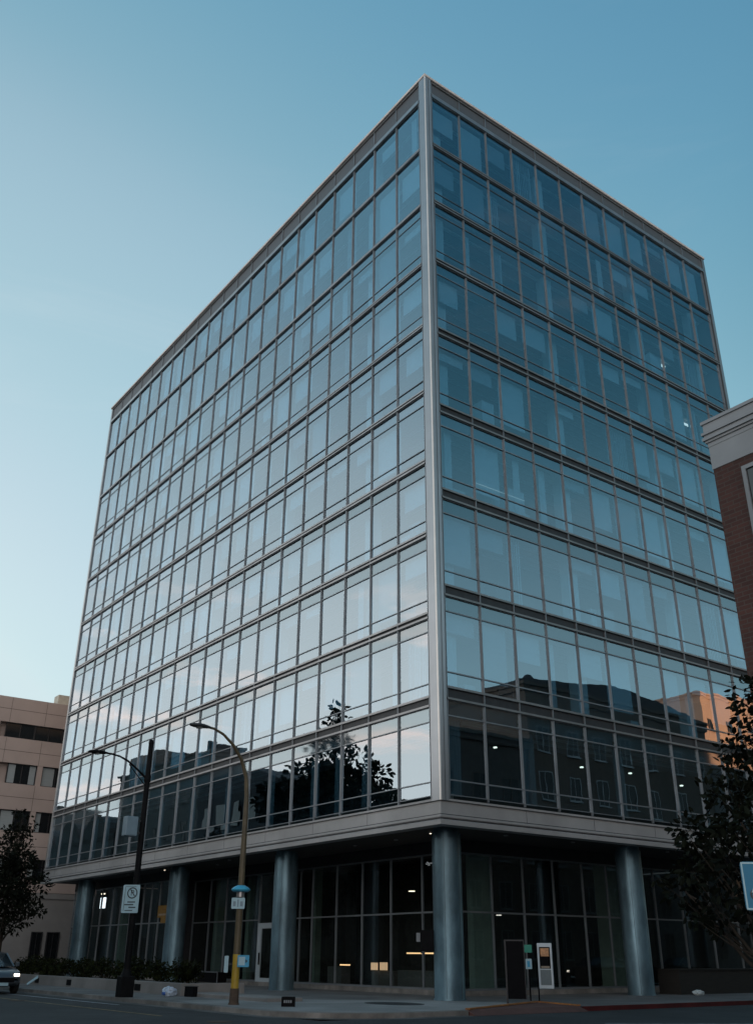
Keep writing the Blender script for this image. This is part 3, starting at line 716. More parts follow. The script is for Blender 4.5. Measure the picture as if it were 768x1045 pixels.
block('stone_block', 'dark stone building mirrored in the lower right glass wall beside the corner post', 'building', 22.2,46,8.2,27.5,16.2,M['stoneB'],'-x',6,4,1.5,2.0)
e = block('apartment_block', 'dark brown apartment block with shuttered windows mirrored in the right glass wall', 'building', 22.1,48,27.7,51.0,20.8,M['stoneC'],'-x',7,5,1.4,2.1,fm=M['mull'])
mb = MB(); mb.extr([(27.5,21.06),(27.5,21.3),(39,22.6),(51,21.3),(51,21.06)], 'x', 22.3, 47.5); mb.build('roof', M['roofd'], e)
mb = MB(); mb.lathe([(.5,0),(.75,.4),(.65,.9),(.3,1.3)], (24.5,30.6,21.1), 12); mb.build('roof_tank', M['roofd'], e)
block('corner_block', 'brown building catching orange sunlight, mirrored low at the right end of the glass', 'building', 22.3,44,51.4,130,17.,M['stoneA'],'-x',20,4,1.5,2.2)
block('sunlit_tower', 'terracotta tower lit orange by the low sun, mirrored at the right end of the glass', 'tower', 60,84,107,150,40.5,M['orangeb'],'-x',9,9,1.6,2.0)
block('north_sky_blocker', 'unseen block added far up the side street to keep bright sky out of the glass', 'building', -30,21,176,190,22,M['stoneB'],'-y',10,5,1.8,2.2)  # added out of view so the ground floor glass mirrors no open sky
block('south_sky_blocker', 'unseen dark block added across the street to keep bright sky out of the lobby glass', 'building', -19.6,10,-50,-28.5,11.5,M['stoneB'],'+y',9,3,1.6,2.1)  # added out of view to cut the sky mirrored beside the corner column
block('low_sun_blocker', 'unseen low block added behind the glass tower to shade the side street', 'building', -44,-23,66.4,100,8,M['stoneB'],'+x',6,2,1.6,1.8)  # added low sun blocker, shades the foot of the side street walls
block('rear_sun_blocker', 'unseen block added behind the glass tower to keep sun off the side street', 'building', -46,-22,27.6,66,34,M['stoneA'],'+x',4,8,1.6,2.0)  # added sun blocker, keeps the mirrored side street walls dark

block('west_sun_blocker', 'unseen long block added far to the west to keep the low sun off the street', 'building', -252,-232,-75,30,36,M['stoneA'],'+x',10,6,1.8,2.2)  # added beyond the view to stop low sun running along the street

# ------------------------------------------------------------------ street lamps
def cobra(mb_head, mb_lens, p, d):
    """lamp head: flattened teardrop at p pointing along d"""
    d = Vector(d).normalized(); s = d.cross(Vector((0,0,1))).normalized(); up = s.cross(d)
    prof = [(0,.05,.04),(.12,.10,.07),(.35,.17,.10),(.6,.17,.09),(.78,.11,.06),(.86,.02,.02)]
    n = 12; vs = []
    for t, w_, h_ in prof:
        for k in range(n):
            a = 2*math.pi*k/n; vs.append(Vector(p)+d*t+s*w_*math.cos(a)+up*(h_*math.sin(a)*(1 if math.sin(a) > 0 else .7)))
    fs = [(i*n+k,i*n+(k+1)%n,(i+1)*n+(k+1)%n,(i+1)*n+k) for i in range(len(prof)-1) for k in range(n)]
    mb_head.add(vs, fs, 0, True); mb_head.add(vs[-n:], [tuple(range(n))])
    mb_lens.lathe([(.02,-.10),(.11,-.085),(.13,-.05)], tuple(Vector(p)+d*.45), 12)
# black lamp
lp = empty('street_lamp', 'black street lamp with a short curved arm and a parking sign on its pole', 'street lamp', (-9.7,-8.22,G0))
mb = MB(); mb.tube([(0,0,0),(0,0,5),(0,0,9.85)], [.135,.125,.105], 14); mb.build('pole', M['blackpole'], lp)
mb = MB(); mb.bev(-.27,.27,-.27,.27,0,.75,.03); mb.lathe([(.24,.75),(.17,.9),(.14,1.0)], (0,0,0), 16); mb.build('base', M['blackpole'], lp)
mb = MB(); mb.tube([(0,-.05,8.35),(0,-.45,8.65),(0,-.95,8.98),(0,-1.35,9.14),(0,-1.75,9.20),(0,-1.95,9.20)], [.05,.045,.045,.04,.04,.04], 8); mb.tube([(0,-.08,8.05),(0,-.9,8.86)], .02, 6); mb.lathe([(.13,-.1),(.15,-.05),(.15,.15),(.13,.2)], (0,0,8.3), 12); mb.build('arm', M['blackpole'], lp)
h, l = MB(), MB(); cobra(h, l, (0,-1.9,9.2), (0,-1,-.02)); hd = h.build('lamp_head', M['blackpole'], lp); l.build('lens', M['lampgl'], hd)
mb = MB(); mb.lathe([(.11,9.83),(.12,9.86),(.10,9.98),(.02,10.02)], (0,0,0), 12); mb.build('cap', M['blackpole'], lp)
# control cabinet on it
cb = empty('control_cabinet', 'blue grey metal box strapped high on the black lamp pole', 'cabinet', (-9.7,-8.32,5.82))
mb = MB(); mb.bev(-.2,.2,-.70,-.18,0,.78,.03); mb.build('housing', M['boxblue'], cb)
mb = MB(); mb.box(-.06,.06,-.18,.0,.12,.18); mb.box(-.06,.06,-.18,.0,.6,.66); mb.build('bracket', M['darkmetal'], cb)
mb = MB(); mb.box(.2,.212,-.64,-.24,.06,.72); mb.build('door', M['boxblue'], cb)
# olive lamp
lp = empty('street_lamp', 'olive brown street lamp with a long curved arm, yellow painted near the foot', 'street lamp', (-2.2,-7.5,G0))
mb = MB(); mb.tube([(0,0,1.55),(0,0,4),(0,0,6.8)], [.12,.11,.085], 14); mb.build('pole', M['tan'], lp)
mb = MB(); mb.tube([(0,0,.5),(0,0,1.55)], [.135,.125], 14); mb.build('painted_section', M['yellow'], lp)
mb = MB(); mb.tube([(0,0,.0),(0,0,.08),(0,0,.5)], [.2,.165,.15], 14); mb.build('base', M['rust'], lp)
mb = MB(); mb.tube([(0,0,6.8),(0,-.07,7.5),(0,-.33,8.15),(0,-.72,8.62),(0,-1.15,8.95),(0,-1.55,9.10),(0,-1.75,9.12)], [.085,.075,.065,.055,.05,.045,.045], 10); mb.build('arm', M['tan'], lp)
h, l = MB(), MB(); cobra(h, l, (0,-1.7,9.12), (0,-1,.0)); hd = h.build('lamp_head', M['darkmetal'], lp); l.build('lens', M['lampgl'], hd)

# ------------------------------------------------------------------ signs
YAW = 53.47
def text(parent, body, size, loc, name='lettering', m=None):
    """flat letters in the local XZ plane facing -Y"""
    cu = bpy.data.curves.new(name, 'FONT'); cu.body = body; cu.size = size; cu.extrude = .002; cu.align_x = 'CENTER'; cu.align_y = 'CENTER'
    to = bpy.data.objects.new('t', cu); COL.objects.link(to)
    dg = bpy.context.evaluated_depsgraph_get(); me = bpy.data.meshes.new_from_object(to.evaluated_get(dg)); bpy.data.objects.remove(to)
    me.transform(Matrix.Translation(loc) @ Matrix.Rotation(R(90), 4, 'X')); me.materials.clear(); me.materials.append(m or M['ink'])
    o = bpy.data.objects.new(name, me); COL.objects.link(o); o.parent = parent; return o
def ring(mb, cx, cz, r0, r1, y0, y1, n=28, a0=0, a1=360, mi=0):
    for k in range(n):
        t0 = R(a0+(a1-a0)*k/n); t1 = R(a0+(a1-a0)*(k+1)/n)
        p = [(cx+r*math.cos(t), cz+r*math.sin(t)) for r, t in ((r0,t0),(r1,t0),(r1,t1),(r0,t1))]
        mb.extr(p, 'y', y0, y1, mi)
def plate(mb, w, h, t=.02, z=0, mi=0, b=.04, x=0):
    pts = []
    for cx, cz, a in ((w/2-b,h/2-b,0),(-w/2+b,h/2-b,90),(-w/2+b,-h/2+b,180),(w/2-b,-h/2+b,270)):
        for k in range(4): pts.append((x+cx+b*math.cos(R(a+k*30)), z+cz+b*math.sin(R(a+k*30))))
    mb.extr(pts, 'y', -t/2, t/2, mi)
# parking sign on the black lamp
sg = empty('parking_sign', 'pale blue white parking sign, a ringed letter over small print, on the black pole', 'sign', (-9.62,-8.42,3.42), R(47))
mb = MB(); plate(mb, .70, 1.06); mb.build('plate', M['sign'], sg)
mb = MB(); ring(mb, .05, .22, .17, .215, -.016, -.011)
mb.extr([(-.10+.05,.34),(-.07+.05,.37),(.12+.05,.12),(.09+.05,.09)], 'y', -.0165, -.011)
for k, (a, b) in enumerate(((-.12,.20),(-.24,.14),(-.05,.24))): mb.box(a, b, -.016, -.011, -.12-k*.10-.022, -.12-k*.10+.022)
mb.box(-.2,.12,-.016,-.011,-.455,-.425)
mb.box(-.265,-.25,-.016,-.011,-.46,.46); mb.box(-.25,.2,-.016,-.011,.452,.465)
mb.build('printing', M['ink'], sg); text(sg, 'P', .30, Vector((.05,-.013,.215)))
mb = MB(); mb.box(-.05,.05,.011,.08,.25,.29); mb.box(-.05,.05,.011,.08,-.29,-.25); mb.build('bracket', M['darkmetal'], sg)
# blue dome, white panel and lower signs on the olive pole
dm = empty('domed_cap', 'turquoise flattened dome fixed around the olive lamp pole above its small signs', 'pole fitting', (-2.2,-7.5,3.50))
mb = MB(); mb.lathe([(.12,-.10),(.27,-.09),(.34,-.03),(.33,.0),(.24,.07),(.13,.12)], (0,0,0), 28); mb.build('dome', M['teal'], dm)
mb = MB(); mb.tube([(0,0,-.26),(0,0,-.10)], .145, 14); mb.build('collar', M['alu'], dm)
sg = empty('route_sign', 'small square white sign just below the turquoise dome', 'sign', (-2.11,-7.62,3.03), R(50))
mb = MB(); plate(mb, .47, .36, .02, 0, 0, .03); mb.build('plate', M['sign'], sg)
mb = MB(); mb.box(-.03,.02,-.016,-.011,-.12,.12); mb.box(-.18,-.08,-.016,-.011,-.1,.06); mb.box(.07,.17,-.016,-.011,-.1,.06); mb.build('printing', M['boxblue'], sg)
mb = MB(); mb.box(-.05,.05,.011,.07,-.02,.03); mb.build('bracket', M['darkmetal'], sg)
sg = empty('push_button_sign', 'light blue sign at walking height on the olive lamp pole, arrow on its face', 'sign', (-2.05,-7.56,1.2), R(50))
mb = MB(); plate(mb, .40, .37, .02, 0, 0, .02, .22); mb.build('plate', M['signblue'], sg)
mb = MB(); mb.box(.06,.28,-.016,-.011,-.13,.13); mb.build('printing', M['sign'], sg)
mb = MB(); mb.extr([(.30,-.06),(.37,0),(.30,.06)], 'y', -.016, -.011); mb.build('arrow', M['ink'], sg)
sg = empty('narrow_sign', 'narrow pale sign on the left side of the olive lamp pole', 'sign', (-2.28,-7.66,1.1), R(50))
mb = MB(); plate(mb, .14, .52, .02, 0, 0, .02, -.16); mb.build('plate', M['sign'], sg); mb = MB(); mb.box(-.16,.1,.011,.03,-.02,.02); mb.build('bracket', M['darkmetal'], sg)
# tall signs on the plaza
k1 = empty('totem_sign', 'tall black sign panel in a thin pale frame on the corner pavement', 'sign panel', (1.9,1.75,G0), R(38))
mb = MB(); mb.box(-.30,.34,-.05,.05,.16,2.05); mb.build('panel', M['kdark'], k1)
mb = MB(); mb.box(-.36,-.30,-.06,.06,-.04,2.10); mb.box(-.30,.36,-.06,.06,2.05,2.10); mb.box(.34,.36,-.06,.06,.16,2.05); mb.build('frame', M['darkmetal'], k1)
k2 = empty('totem_sign', 'tall white sign panel with an orange picture and grey grille on the corner pavement', 'sign panel', (.85,4.35,G0), R(40))
mb = MB(); mb.box(-.30,-.25,-.03,.03,-.02,1.95); mb.build('post', M['black'], k2)
mb = MB(); mb.bev(-.25,.32,-.05,.05,.42,2.02,.02); mb.build('frame', M['kiosk'], k2)
mb = MB(); mb.box(-.17,.24,-.06,-.051,1.12,1.88); mb.build('display', M['kdark'], k2)
mb = MB(); mb.box(-.13,.20,-.068,-.0605,1.55,1.84); mb.build('picture', M['photo'], k2)
mb = MB(); mb.box(-.13,.20,-.068,-.0605,1.14,1.21); mb.build('strip', M['posterw'], k2)
mb = MB(); mb.box(-.17,.24,-.06,-.051,.55,1.08); mb.build('grille', M['kgrey'], k2)
k3 = empty('post_sign', 'slim black post with a green sign over a pale blue one, between two tall panels', 'sign', (.35,4.0,G0), R(42))
mb = MB(); mb.tube([(0,0.03,0),(0,0.03,1.98)], .03, 8); mb.build('post', M['black'], k3)
mb = MB(); plate(mb, .30, .28, .02, 1.82, 0, .02); mb.build('green_plate', M['greenp'], k3)
mb = MB(); plate(mb, .24, .36, .02, 1.28, 0, .02); gp = mb.build('blue_plate', M['sign'], k3)
mb = MB(); mb.box(-.06,.05,-.015,-.011,1.17,1.38); mb.build('symbol', M['signblue'], gp)
# near blue sign at the right edge
bs = empty('blue_sign', 'bright blue road sign with a white border cut by the right edge of the picture', 'road sign', (23.79,-16.15,G0), R(50))
mb = MB(); mb.tube([(.02,.05,0),(.02,.05,2.7)], .03, 8); mb.build('post', M['darkmetal'], bs)
mb = MB(); plate(mb, .46, .44, .012, 2.18, 0, .03); mb.build('plate', M['deepblue'], bs)
mb = MB()
for a, b, c_, d_ in ((-.225,.225,1.965,1.98),(-.225,.225,2.38,2.395),(-.225,-.21,1.98,2.38),(.21,.225,1.98,2.38)): mb.box(a,b,-.0095,-.0065,c_,d_)
mb.extr([(-.16,2.12),(-.12,2.12),(-.04,2.26),(-.07,2.28)], 'y', -.0095, -.0065); mb.extr([(-.13,2.23),(-.07,2.28),(.10,2.28),(.10,2.25),(-.06,2.25)], 'y', -.0098, -.0065)
mb.build('border_and_symbol', M['sign'], bs)
mb = MB(); ring(mb, -.12, 2.1, .035, .055, -.0094, -.0065, 16); ring(mb, .10, 2.1, .035, .055, -.0094, -.0065, 16); mb.build('wheel_symbol', M['ink'], bs)
# box fixed to the corner column
wb = empty('signal_box', 'black box with a pale side plate mounted on the left of the corner column', 'signal box', (-2.12,.90,1.92), R(YAW))
mb = MB(); mb.bev(-.24,.30,-.14,.14,-.36,.40,.03); mb.build('housing', M['black'], wb)
mb = MB(); mb.box(-.40,-.25,-.05,.05,-.02,.30); mb.build('side_plate', M['cornice'], wb)
mb = MB(); mb.box(.30,.42,-.03,.03,-.05,.05); mb.lathe([(.04,0),(.04,.05)], (-.20,-.12,-.44), 10); mb.build('bracket', M['darkmetal'], wb)
# poster behind the glass
ps = empty('window_poster', 'orange yellow poster standing behind the glass left of the second column', 'poster', (-29.55,2.30,3.15))
mb = MB(); mb.box(-.75,.95,-.02,.02,.30,1.0); mb.box(-.25,.95,-.019,.019,-.02,.2995); mb.build('sheet', M['poster'], ps)
mb = MB(); mb.lathe([(.01,0),(.2,.01),(.2,.03),(.01,.04)], (.1,-.0,.75), 18, 0, 1.8, .15); mb.build('printing', M['posterr'], ps)
mb = MB(); mb.box(-.6,.8,-.026,-.021,.42,.52); mb.build('text_band', M['posterw'], ps)
# small things on the pavement
bx_ = empty('pavement_box', 'small black box with pale worn lettering on the pavement right of the olive lamp', 'box', (-.17,-6.6,G0), R(50))
mb = MB(); mb.bev(-.22,.22,-.08,.08,0,.30,.015); mb.build('case', M['black'], bx_)
mb = MB()
for k in range(4): mb.box(-.14+k*.07,-.09+k*.07,-.084,-.081,.12,.20)
mb.build('printing', M['cornice'], bx_)
bg = empty('crumpled_bag', 'crumpled pale blue bag lying by the planter wall', 'litter', (-9.8,-6.25,G0))
bm = bmesh.new(); bmesh.ops.create_icosphere(bm, subdivisions=3, radius=.26)
for v in bm.verts:
    nse = noise.noise(v.co*6)+.5*noise.noise(v.co*14); v.co *= 1+nse*.35; v.co.z = max(v.co.z*.75+.16, 0); v.co.x *= 1.2
mb = MB(); mb.frombm(bm); mb.build('sack', M['bag'], bg)
mb = MB(); mb.bev(-.1,.12,-.30,-.2,.05,.16,.02); mb.build('label', M['bagblue'], bg)
rg = empty('cloth_bundle', 'small pale cloth bundle on the pavement right of the right hand column', 'litter', (-.2,15.2,G0))
bm = bmesh.new(); bmesh.ops.create_icosphere(bm, subdivisions=3, radius=.2)
for v in bm.verts: v.co *= 1+noise.noise(v.co*8)*.4; v.co.z = max(v.co.z*.6+.1, 0); v.co.y *= 1.5
mb = MB(); mb.frombm(bm); mb.build('cloth', M['rag'], rg)
# planter wall and hedge
pw = empty('planter', 'long low concrete planter wall with dark square recesses along the pavement', 'planter', (-24,-5.4,G0))
mb = MB(); mb.bev(-11,14.2,-.35,-.10,-.02,.46,.02); mb.bev(-11,-10.75,-.099,2.6,-.02,.45,.02); mb.bev(13.95,14.19,-.099,2.6,-.02,.45,.02); mb.build('wall', M['plantw'], pw)
mb = MB(); mb.box(-10.74,13.94,-.09,2.5,0,.36); mb.build('soil', M['soil'], pw)
for x in (-3.6,1.2,9.6): MB().box(x,x+.62,-.37,-.345,.08,.34).build('recess', M['black'], pw)
st = empty('low_wall', 'low concrete edge continuing right from the planter towards the olive lamp', 'wall', (-9.7,-5.3,G0))
mb = MB(); mb.bev(0,6.5,-.3,1.2,-.02,.13,.02); mb.build('coping', M['plantw'], st)
ub = empty('utility_box', 'small black box against the right end of the planter wall', 'box', (-8.9,-5.75,G0), R(10))
mb = MB(); mb.bev(-.28,.28,-.12,.12,0,.36,.02); mb.build('case', M['black'], ub); mb = MB(); mb.box(-.3,.3,-.14,.14,.361,.38); mb.build('lid', M['darkmetal'], ub)
bn = empty('metal_bench', 'dark boxy bench with a thin pale metal frame in front of the ground floor glass', 'bench', (-24.4,3.3,G0))
mb = MB(); mb.bev(-1.2,1.2,-.3,.3,.10,.62,.02); mb.build('seat', M['black'], bn)
mb = MB(); mb.box(-1.26,1.26,-.34,-.31,.60,.66); mb.box(-1.26,-1.22,-.34,-.305,0,.6); mb.box(1.22,1.26,-.34,-.305,0,.6); mb.build('frame', M['mull'], bn)
db = empty('dark_planter', 'dark timber planter box at the right end of the plaza', 'planter', (-1.6,15.,G0))
mb = MB(); mb.box(-.6,.6,0,10.5,0,1.0); mb.box(-.65,.65,-.05,10.55,1.0,1.06); mb.build('box', M['dplant'], db)
wp = empty('white_board', 'short white board lying tilted on the pavement just right of the parked car', 'board', (-25.6,-6.7,G0))
mb = MB(); mb.quad((-.36,0,.08),(-.26,.0,.0),(.22,.35,.35),(.14,.35,.46),.04); mb.build('board', M['sign'], wp)

# ------------------------------------------------------------------ cars
def car(label, loc, rz, paint, lit, group=None):
    c = empty('parked_car', label, 'car', loc, rz, group)
    # body: lengthwise stations (x from rear -2.3 to front 2.3): half width, z belt, z sill
    st = [(-2.32,.70,.88,.45),(-2.2,.84,.98,.32),(-1.6,.91,1.02,.24),(-.6,.92,1.0,.22),(.5,.92,.98,.22),(1.2,.91,.94,.24),(1.9,.87,.84,.26),(2.2,.80,.72,.32),(2.32,.66,.60,.40)]
    vs, fs = [], []; n = 8
    for x, w, zt, zb in st:
        m_ = (zt+zb)/2
        vs += [(x,-w*.86,zb),(x,-w,zb+.14),(x,-w,m_),(x,-w*.93,zt-.03),(x,w*.93,zt-.03),(x,w,m_),(x,w,zb+.14),(x,w*.86,zb)]
    for i in range(len(st)-1):
        for k in range(n): fs.append((i*n+k,(i+1)*n+k,(i+1)*n+(k+1)%n,i*n+(k+1)%n))
    fs += [tuple(range(n)), tuple(range((len(st)-1)*n, len(st)*n))[::-1]]
    mb = MB(); mb.add(vs, fs, 0, True)
    body = mb.build('body', paint, c); md = body.modifiers.new('b', 'BEVEL'); md.width = .04; md.segments = 2; md.limit_method = 'ANGLE'; md.angle_limit = .6
    # cabin glass and roof
    cab = [(-1.95,.74,.98),(-1.45,.64,1.42),(-.6,.62,1.50),(.25,.61,1.46),(1.05,.74,.97)]
    mb = MB(); vs = []
    for x, w, z in cab: vs += [(x,-w,z),(x,w,z)]
    vs += [(x,-.84,.97) for x,_,_ in cab]+[(x,.84,.97) for x,_,_ in cab]
    f = [(0,1,3,2),(6,7,9,8)]; f += [(2,12-0-1,11,12)] if 0 else []
    side = []
    for i in range(4): side += [(i*2, i*2+2, 11+i, 10+i), (i*2+1, 15+i, 16+i, i*2+3)]
    mb.add(vs, f+side, 0, True); mb.build('window', M['glassC'], c)
    mb = MB(); mb.add([(-1.47,-.65,1.43),(-1.47,.65,1.43),(-.6,-.64,1.52),(-.6,.64,1.52),(.28,-.62,1.47),(.28,.62,1.47),(-1.47,-.65,1.38),(-1.47,.65,1.38),(.28,-.62,1.42),(.28,.62,1.42)],
                      [(0,2,3,1),(2,4,5,3),(0,1,7,6),(4,8,9,5),(0,6,8,4,2),(1,3,5,9,7)]); mb.build('roof', paint, c)
    mb = MB()
    for s_ in (-1,1):
        for a, b in (((1.05,.80*s_,.97),(.27,.63*s_,1.46)),((-.45,.85*s_,.97),(-.5,.64*s_,1.50)),((-1.95,.80*s_,.97),(-1.46,.65*s_,1.42))): mb.tube([a,b], .035, 6)
    mb.build('pillar', paint, c)
    for x in (-1.42,1.42):
        for s_ in (-1,1):
            mb = MB(); 
            def wheel(r, y0, y1, m_):
                vs = []; nn = 20
                for y in (y0,y1): vs += [(x+r*math.cos(2*math.pi*k/nn), s_*y, .34+r*math.sin(2*math.pi*k/nn)) for k in range(nn)]
                mb_ = MB(); mb_.add(vs, [(k,(k+1)%nn,nn+(k+1)%nn,nn+k) for k in range(nn)]+[tuple(range(nn)),tuple(range(nn,2*nn))]); return mb_
            t_ = wheel(.34,.72,.935,0).build('wheel', M['tyre'], c); wheel(.22,.93,.95,0).build('rim', M['rim'], t_)
    for s_ in (-1,1):
        mb = MB(); mb.bev(2.16,2.27,s_*.50,s_*.72,.63,.73,.02); mb.build('headlight', M['headl'] if (lit and s_ == 1) or lit == 2 else M['chrome'], c)
        mb = MB(); mb.bev(-2.32,-2.2,s_*.5,s_*.78,.72,.88,.02); mb.build('tail_light', M['tail'], c)
        mb = MB(); mb.bev(.75,.92,s_*.93,s_*1.08,.98,1.12,.02); mb.build('mirror', paint, c)
    mb = MB(); mb.box(2.2,2.335,-.5,.5,.42,.58); mb.build('grille', M['black'], c)
    mb = MB(); mb.box(2.19,2.345,-.62,.62,.585,.60); mb.build('grille_trim', M['chrome'], c)
    mb = MB(); mb.box(2.33,2.35,-.26,.26,.30,.41); mb.build('number_plate', M['sign'], c)
    c.scale = (1.04,1.04,1.14)
    return c
car('grey car with a lit headlight parked at the left edge of the picture', (-20.9,-10.3,RD), 0, M['carpaint'], 1)
car('black car parked across the side street, mirrored in the ground floor glass', (13.0,32.5,RD), R(-92), M['cardark'], 2)
car('dark grey car behind it, also mirrored in the ground floor glass', (13.0,42.,RD), R(-90), M['carpaint'], 2)

# ------------------------------------------------------------------ trees
def leaf_cloud(name, centers, n, size, m, parent, seed=1, flat=.6, droop=.2):
    """many leaf-shaped faces; centers = [(x,y,z,r)]"""
    g = random.Random(seed); v, f = [], []
    wt = [c[3]**2 for c in centers]; tot = sum(wt)
    for c, w_ in zip(centers, wt):
        for _ in range(int(n*w_/tot)):
            d = Vector((g.gauss(0,1), g.gauss(0,1), g.gauss(0,1))).normalized(); rr = c[3]*(.35+.7*g.random()**.6)
            p = Vector(c[:3])+Vector((d.x*rr, d.y*rr, d.z*rr*flat*1.2))
            ax = (d+Vector((g.uniform(-.8,.8), g.uniform(-.8,.8), g.uniform(-.8,.6)-droop))).normalized()
            sd = ax.cross(Vector((g.uniform(-1,1), g.uniform(-1,1), g.uniform(-1,1)))).normalized(); nn = ax.cross(sd)
            L_ = size*g.uniform(.7,1.3); W_ = L_*.24; o = len(v)
            v += [p, p+ax*L_*.35+sd*W_+nn*L_*.06, p+ax*L_*.75+sd*W_*.75+nn*L_*.05, p+ax*L_, p+ax*L_*.75-sd*W_*.75+nn*L_*.05, p+ax*L_*.35-sd*W_+nn*L_*.06]
            f += [[o,o+1,o+2,o+3],[o,o+3,o+4,o+5]]
    mb = MB(); mb.v = [tuple(x) for x in v]; mb.f = f; mb.m = [0]*len(f); mb.sm = [False]*len(f)
    return mb.build(name, m, parent)
def tree(name, label, cat, loc, H, trunk_r, crown, leafn, leafs, lm, seed, twigs=5, first=.35, group=None):
    """crown = [(x,y,z,r)] lobes in local metres"""
    g = random.Random(seed); t = empty(name, label, cat, loc, 0, group)
    mb = MB(); top = Vector((0,0,H*.92)); pts = [Vector((0,0,0))]
    for k in range(1, 7): pts.append(Vector((g.uniform(-1,1)*trunk_r*.9, g.uniform(-1,1)*trunk_r*.9, H*.92*k/6)))
    mb.tube(pts, [trunk_r*(1.35 if k == 0 else 1-k/6.8) for k in range(7)], 10)
    tr = mb.build('trunk', M['bark'], t)
    cl = []; lm_ = MB()
    for (x,y,z,r) in crown:
        c = Vector((x,y,z)); zb = max(H*first*.6, z-math.hypot(x,y)*.9-.15*H); k = min(5, max(0, zb/(H*.92)*6)); 
        i = int(k); a = pts[i].lerp(pts[i+1], k-i); rb = trunk_r*(1-k/6.8)*.5
        mid = a.lerp(c, .5)+Vector((0,0,-.08*(c-a).length))
        lm_.tube([a, mid, c], [rb, rb*.7, rb*.35], 7)
        for _ in range(twigs):
            d = Vector((g.gauss(0,1), g.gauss(0,1), g.gauss(0,.8))).normalized(); e = c+Vector((d.x*r, d.y*r, d.z*r*.8))*g.uniform(.6,1.0)
            m2 = mid.lerp(e, .5)+Vector((g.uniform(-.1,.1),g.uniform(-.1,.1),.05))*r
            lm_.tube([mid.lerp(c, g.random()), m2, e], [rb*.35, rb*.22, rb*.08], 5)
            cl.append((e.x,e.y,e.z,r*g.uniform(.28,.5)))
        cl.append((x,y,z,r*.55))
    lm_.build('limb', M['bark'], t)
    leaf_cloud('crown', cl, leafn, leafs, lm, t, seed)
    return t
# right tree (magnolia)
cr = [(-.75,-.4,2.7,.55),(-.95,-.6,2.25,.42),(-.2,-.5,3.1,.7),(.3,.2,3.7,.8),(-.25,.0,3.95,.5),(.6,-.6,2.6,.8),(.1,.1,4.5,.45),(.9,.2,3.2,.8),(-.5,-.1,3.4,.35),(.2,-.9,2.1,.55),(.8,-.2,4.2,.6),(-.45,-.7,2.0,.35)]
tree('magnolia_tree', 'dark broad leaved tree reaching in from the right edge below the brick building', 'tree', (22.98,-14.45,G0), 4.9, .08, cr, 4300, .10, M['leafR'], 5, twigs=7)
# left tree
cr = [(0,0,5.8,1.9),(1.2,.3,5.0,1.5),(-1.2,-.3,5.2,1.7),(.5,-.5,7.0,1.4),(.3,.2,8.2,.85),(1.6,.5,4.0,1.2),(-.5,.3,3.9,1.6),(.55,0,9.2,.45),(.9,-.3,3.2,1.1),(-1.8,0,6.6,1.3),(-.7,0,8.,.8)]
tree('street_tree', 'dark leafy street tree at the left edge in front of the beige building', 'tree', (-32.2,-6.6,G0), 9.6, .17, cr, 6200, .22, M['leafL'], 11, twigs=8)
# tree mirrored in the left wall
cr = [(0,0,12.5,4.6),(-6.0,0,14.5,4.0),(-9.0,0,16.5,2.4),(5.0,.5,12.0,3.9),(9.2,0,11.4,2.6),(11.5,0,10.2,1.8),(1.5,0,16.0,3.6),(-3.0,0,17.5,2.8),(4.6,0,15.2,2.2),(-.2,0,19.6,1.7),(.1,0,21.6,1.1),(-3.2,0,20.2,1.2),(.2,0,23.0,.6),(-4,0,10,4.0),(0,1.,8.5,4),(7,0,8.5,3.2)]
tree('street_tree', 'tall tree across the street, mirrored as a dark silhouette in the lower left glass', 'tree', (-45.,-25.2,G0), 23.2, .38, cr, 13000, .60, M['leafB'], 21, twigs=9)
# shrubs in the planter
g = random.Random(3)
for k in range(11):
    x = -34+k*2.15; H = g.uniform(.85,1.15)
    s_ = empty('shrub', ['dense low evergreen shrub in the planter','low evergreen shrub with pale tips in the planter'][k % 2], 'shrub', (x+g.uniform(-.2,.2), -4.55, G0+.36), 0, 'hedge shrubs in the long planter')
    mb = MB()
    for q in range(7): 
        a = g.uniform(0,6.28); mb.tube([(0,0,0),(math.cos(a)*.4,math.sin(a)*.3,H*.4),(math.cos(a)*.7,math.sin(a)*.5,H*.8)], [.02,.015,.006], 5)
    mb.build('stem', M['bark'], s_)
    leaf_cloud('foliage', [(g.uniform(-.9,.9), g.uniform(-.5,.5), g.uniform(.2,.75)*H, g.uniform(.28,.42)) for _ in range(10)], 900, .13, M['hedge'], s_, 50+k)
s_ = empty('spiky_plant', 'taller dark spiky plant at the right end of the planter', 'plant', (-11.6,-4.6,G0+.36))
mb = MB(); 
for q in range(60):
    a = g.uniform(0,6.28); e = g.uniform(.3,1.3); L_ = g.uniform(.8,1.25); d = Vector((math.cos(a)*math.cos(e), math.sin(a)*math.cos(e), math.sin(e))); sd = d.cross(Vector((0,0,1))).normalized()*.035
    p0 = Vector((0,0,.1)); p1 = p0+d*L_*.55; p2 = p0+d*L_-Vector((0,0,.12))
    mb.add([p0-sd,p0+sd,p1+sd,p1-sd,p2], [(0,1,2,3),(3,2,4)])
mb.build('leaves', M['hedge'], s_); MB().tube([(0,0,0),(0,0,.3)], .06, 8).build('stem', M['bark'], s_)

